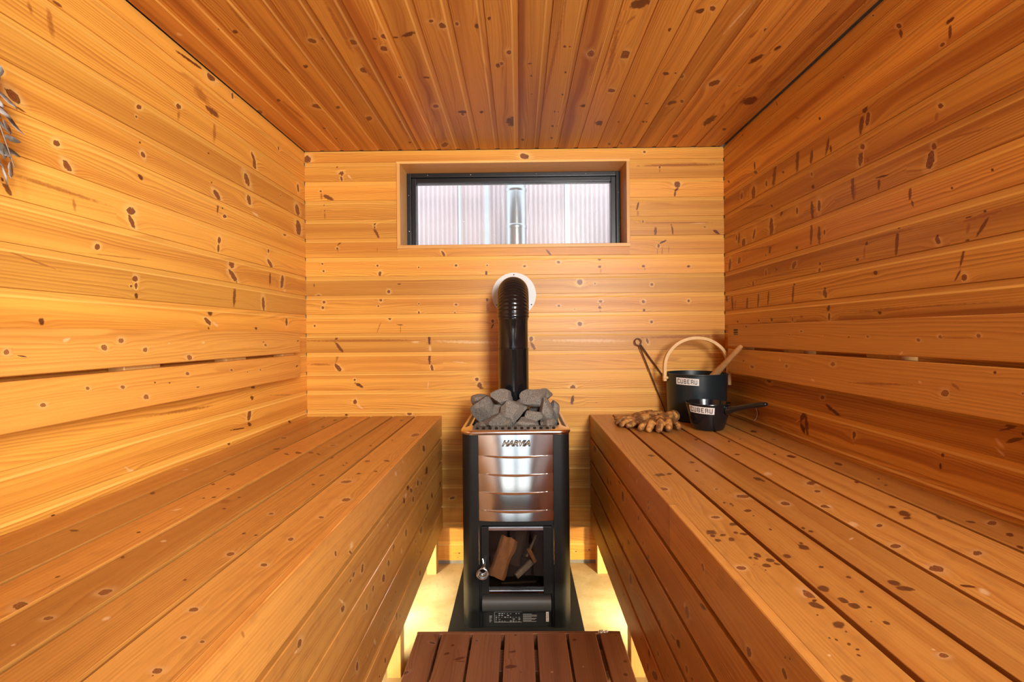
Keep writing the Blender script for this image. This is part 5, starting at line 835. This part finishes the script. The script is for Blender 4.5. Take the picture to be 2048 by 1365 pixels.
ga = glove('brown leather glove at the back of the pair, fingers pointing left', [([(.470, 1.905, z+.022), (.522, 1.945, z+.025)], [.024, .026]), ([(.482, 1.880, z+.022), (.535, 1.925, z+.024)], [.022, .025]), ([(.495, 1.918, z+.034), (.545, 1.950, z+.034)], [.015, .018])],
      [([(.462, 1.925, z+.022), (.428, 1.922, z+.021), (.400, 1.908, z+.013)], [.0130, .0120, .0100]), ([(.455, 1.900, z+.022), (.420, 1.890, z+.022), (.390, 1.873, z+.013)], [.0130, .0125, .0102]),
       ([(.462, 1.876, z+.020), (.427, 1.860, z+.020), (.398, 1.841, z+.012)], [.0130, .0122, .0100]), ([(.476, 1.858, z+.018), (.446, 1.838, z+.017), (.420, 1.820, z+.011)], [.0120, .0115, .0095]),
       ([(.485, 1.945, z+.018), (.440, 1.972, z+.012), (.408, 1.990, z+.009)], [.0115, .0100, .0080])],
      ([(.530, 1.940, z+.025), (.566, 1.965, z+.024), (.592, 1.975, z+.022)], [.025, .022, .024]), 3)
gb = glove('brown leather glove in front, fingers curled towards the camera', [([(.532, 1.812, z+.027), (.580, 1.855, z+.030)], [.024, .026]), ([(.508, 1.806, z+.024), (.555, 1.850, z+.027)], [.020, .022]), ([(.545, 1.815, z+.036), (.585, 1.860, z+.040)], [.016, .018])],
      [([(.496, 1.806, z+.026), (.470, 1.780, z+.025), (.452, 1.764, z+.012)], [.0125, .0125, .0105]), ([(.514, 1.798, z+.030), (.494, 1.764, z+.030), (.480, 1.744, z+.013)], [.0130, .0132, .0112]),
       ([(.540, 1.796, z+.033), (.526, 1.757, z+.033), (.515, 1.735, z+.014)], [.0132, .0138, .0118]), ([(.568, 1.806, z+.034), (.560, 1.764, z+.034), (.552, 1.740, z+.015)], [.0132, .0138, .0120]),
       ([(.590, 1.830, z+.026), (.602, 1.796, z+.022), (.598, 1.770, z+.012)], [.0120, .0112, .0092])],
      ([(.578, 1.855, z+.032), (.604, 1.880, z+.036), (.622, 1.893, z+.036)], [.024, .022, .024]), 9)
# ------------------------------------------------------------------ slatted step on the floor
db = thing('slatted_step', 'low dark brown slatted step on the floor in front of the stove', 'step', (-.012, 1.2, 0))
sm = read_marks('stool')
for a, c in ((-.3370, -.2649), (-.2562, -.1656), (-.1575, -.0665), (-.0544, .0365), (.0486, .1393), (.1473, .2358), (.2485, .3150)):
    one_board('step_slat', DUCK, db, (c, .55, .100), (0, 1, 0), (0, 0, 1), 1.4915-.55, c-a, .021, marks=sm, ch=.0022, auto=.8)
timber('end_board', (-.3370, 1.4922, .030), (.3150, 1.5040, .0998), DUCK, db, 0)
for ya, yb in ((1.355, 1.447), (.98, 1.07), (.60, .69)): timber('cross_batten', (-.325, ya, .034), (.305, yb, .0788), DUCK, db, 0)
for xx in (-.315, .255):
    for yy in (1.38, .62): timber('foot', (xx, yy, 0), (xx+.045, yy+.045, .0337), DUCK, db, 2)
bm = bmesh.new(); r = random.Random(5); g = {}
for i in range(9):
    for j in range(4): g[i, j] = bm.verts.new((.243+i*.0042, 1.488+j*.0042+r.uniform(-.002, .002), .1022+.0028*abs(math.sin(i*1.3+j))+r.uniform(0, .0015)))
for i in range(8):
    for j in range(3):
        if (i, j) not in ((0, 2), (7, 0), (4, 2), (3, 0)): bm.faces.new((g[i, j], g[i+1, j], g[i+1, j+1], g[i, j+1]))
pp = tag(obj('paper_scrap', bm, PAPR, None), 'crumpled scrap of white paper at the far right corner of the step', 'paper'); md = pp.modifiers.new('thick', 'SOLIDIFY'); md.thickness = .0003
# ------------------------------------------------------------------ dried bunch hanging on the left wall
hb_ = thing('dried_leaf_bunch', 'bunch of dried grey brown leaves hanging on the left wall at the picture edge', 'dried leaves', (XL+.045, .80, 1.62))
bm = bmesh.new(); r = random.Random(12)
for i in range(9):
    a = r.uniform(-1, 1); tube(bm, [(XL+.03, .80, 1.62), (XL+.035+r.uniform(0, .03), .80+.03*a, 1.52), (XL+.035+r.uniform(0, .04), .80+.055*a, 1.37)], [.0025, .002, .001], 6)
obj('twigs', bm, IRON, hb_, True)
bm = bmesh.new(); tube(bm, [(XL+.0005, .80, 1.635), (XL+.02, .80, 1.635), (XL+.03, .80, 1.622)], .0025, 8); obj('hook', bm, WIRE, hb_, True)
bm = bmesh.new()
def leaf(c, d, L, wd, roll):
    d = Vector(d).normalized(); s = d.cross(Vector((1, 0, .2))).normalized(); n = s.cross(d); s = (s*math.cos(roll)+n*math.sin(roll)); n = s.cross(d)
    prev = None
    for k in range(7):
        f = k/6; wv = wd*math.sin(math.pi*min(1, f*.94+.04))**.8; p = Vector(c)+d*L*f+n*(.25*L*f*f*r.uniform(.6, 1))
        row = [bm.verts.new(p-s*wv+n*.3*wv), bm.verts.new(p), bm.verts.new(p+s*wv+n*.3*wv)]
        if prev:
            for q in range(2): bm.faces.new((prev[q], prev[q+1], row[q+1], row[q]))
        prev = row
for i in range(95):
    f = r.random(); zc = 1.565-.19*f; yc = .80+r.uniform(-.06, .045)*(.5+f*.6)
    leaf((XL+.03+r.uniform(0, .035), yc, zc), (r.uniform(-.2, .4), r.uniform(-.7, .8), -1+r.uniform(-.2, .5)), r.uniform(.022, .042), r.uniform(.005, .010), r.uniform(-1, 1))
for yc, zc, dy, dz_, L in ((.838, 1.512, .55, -.55, .040), (.845, 1.485, .45, -.8, .052), (.850, 1.43, 1, -.15, .026), (.846, 1.412, .9, -.5, .030), (.842, 1.455, .6, -.6, .026)):
    leaf((XL+.04, yc, zc), (.05, dy, dz_), L, .0075, .3)
lf = obj('foliage', bm, LEAF, hb_, True, 60); md = lf.modifiers.new('thick', 'SOLIDIFY'); md.thickness = .0006
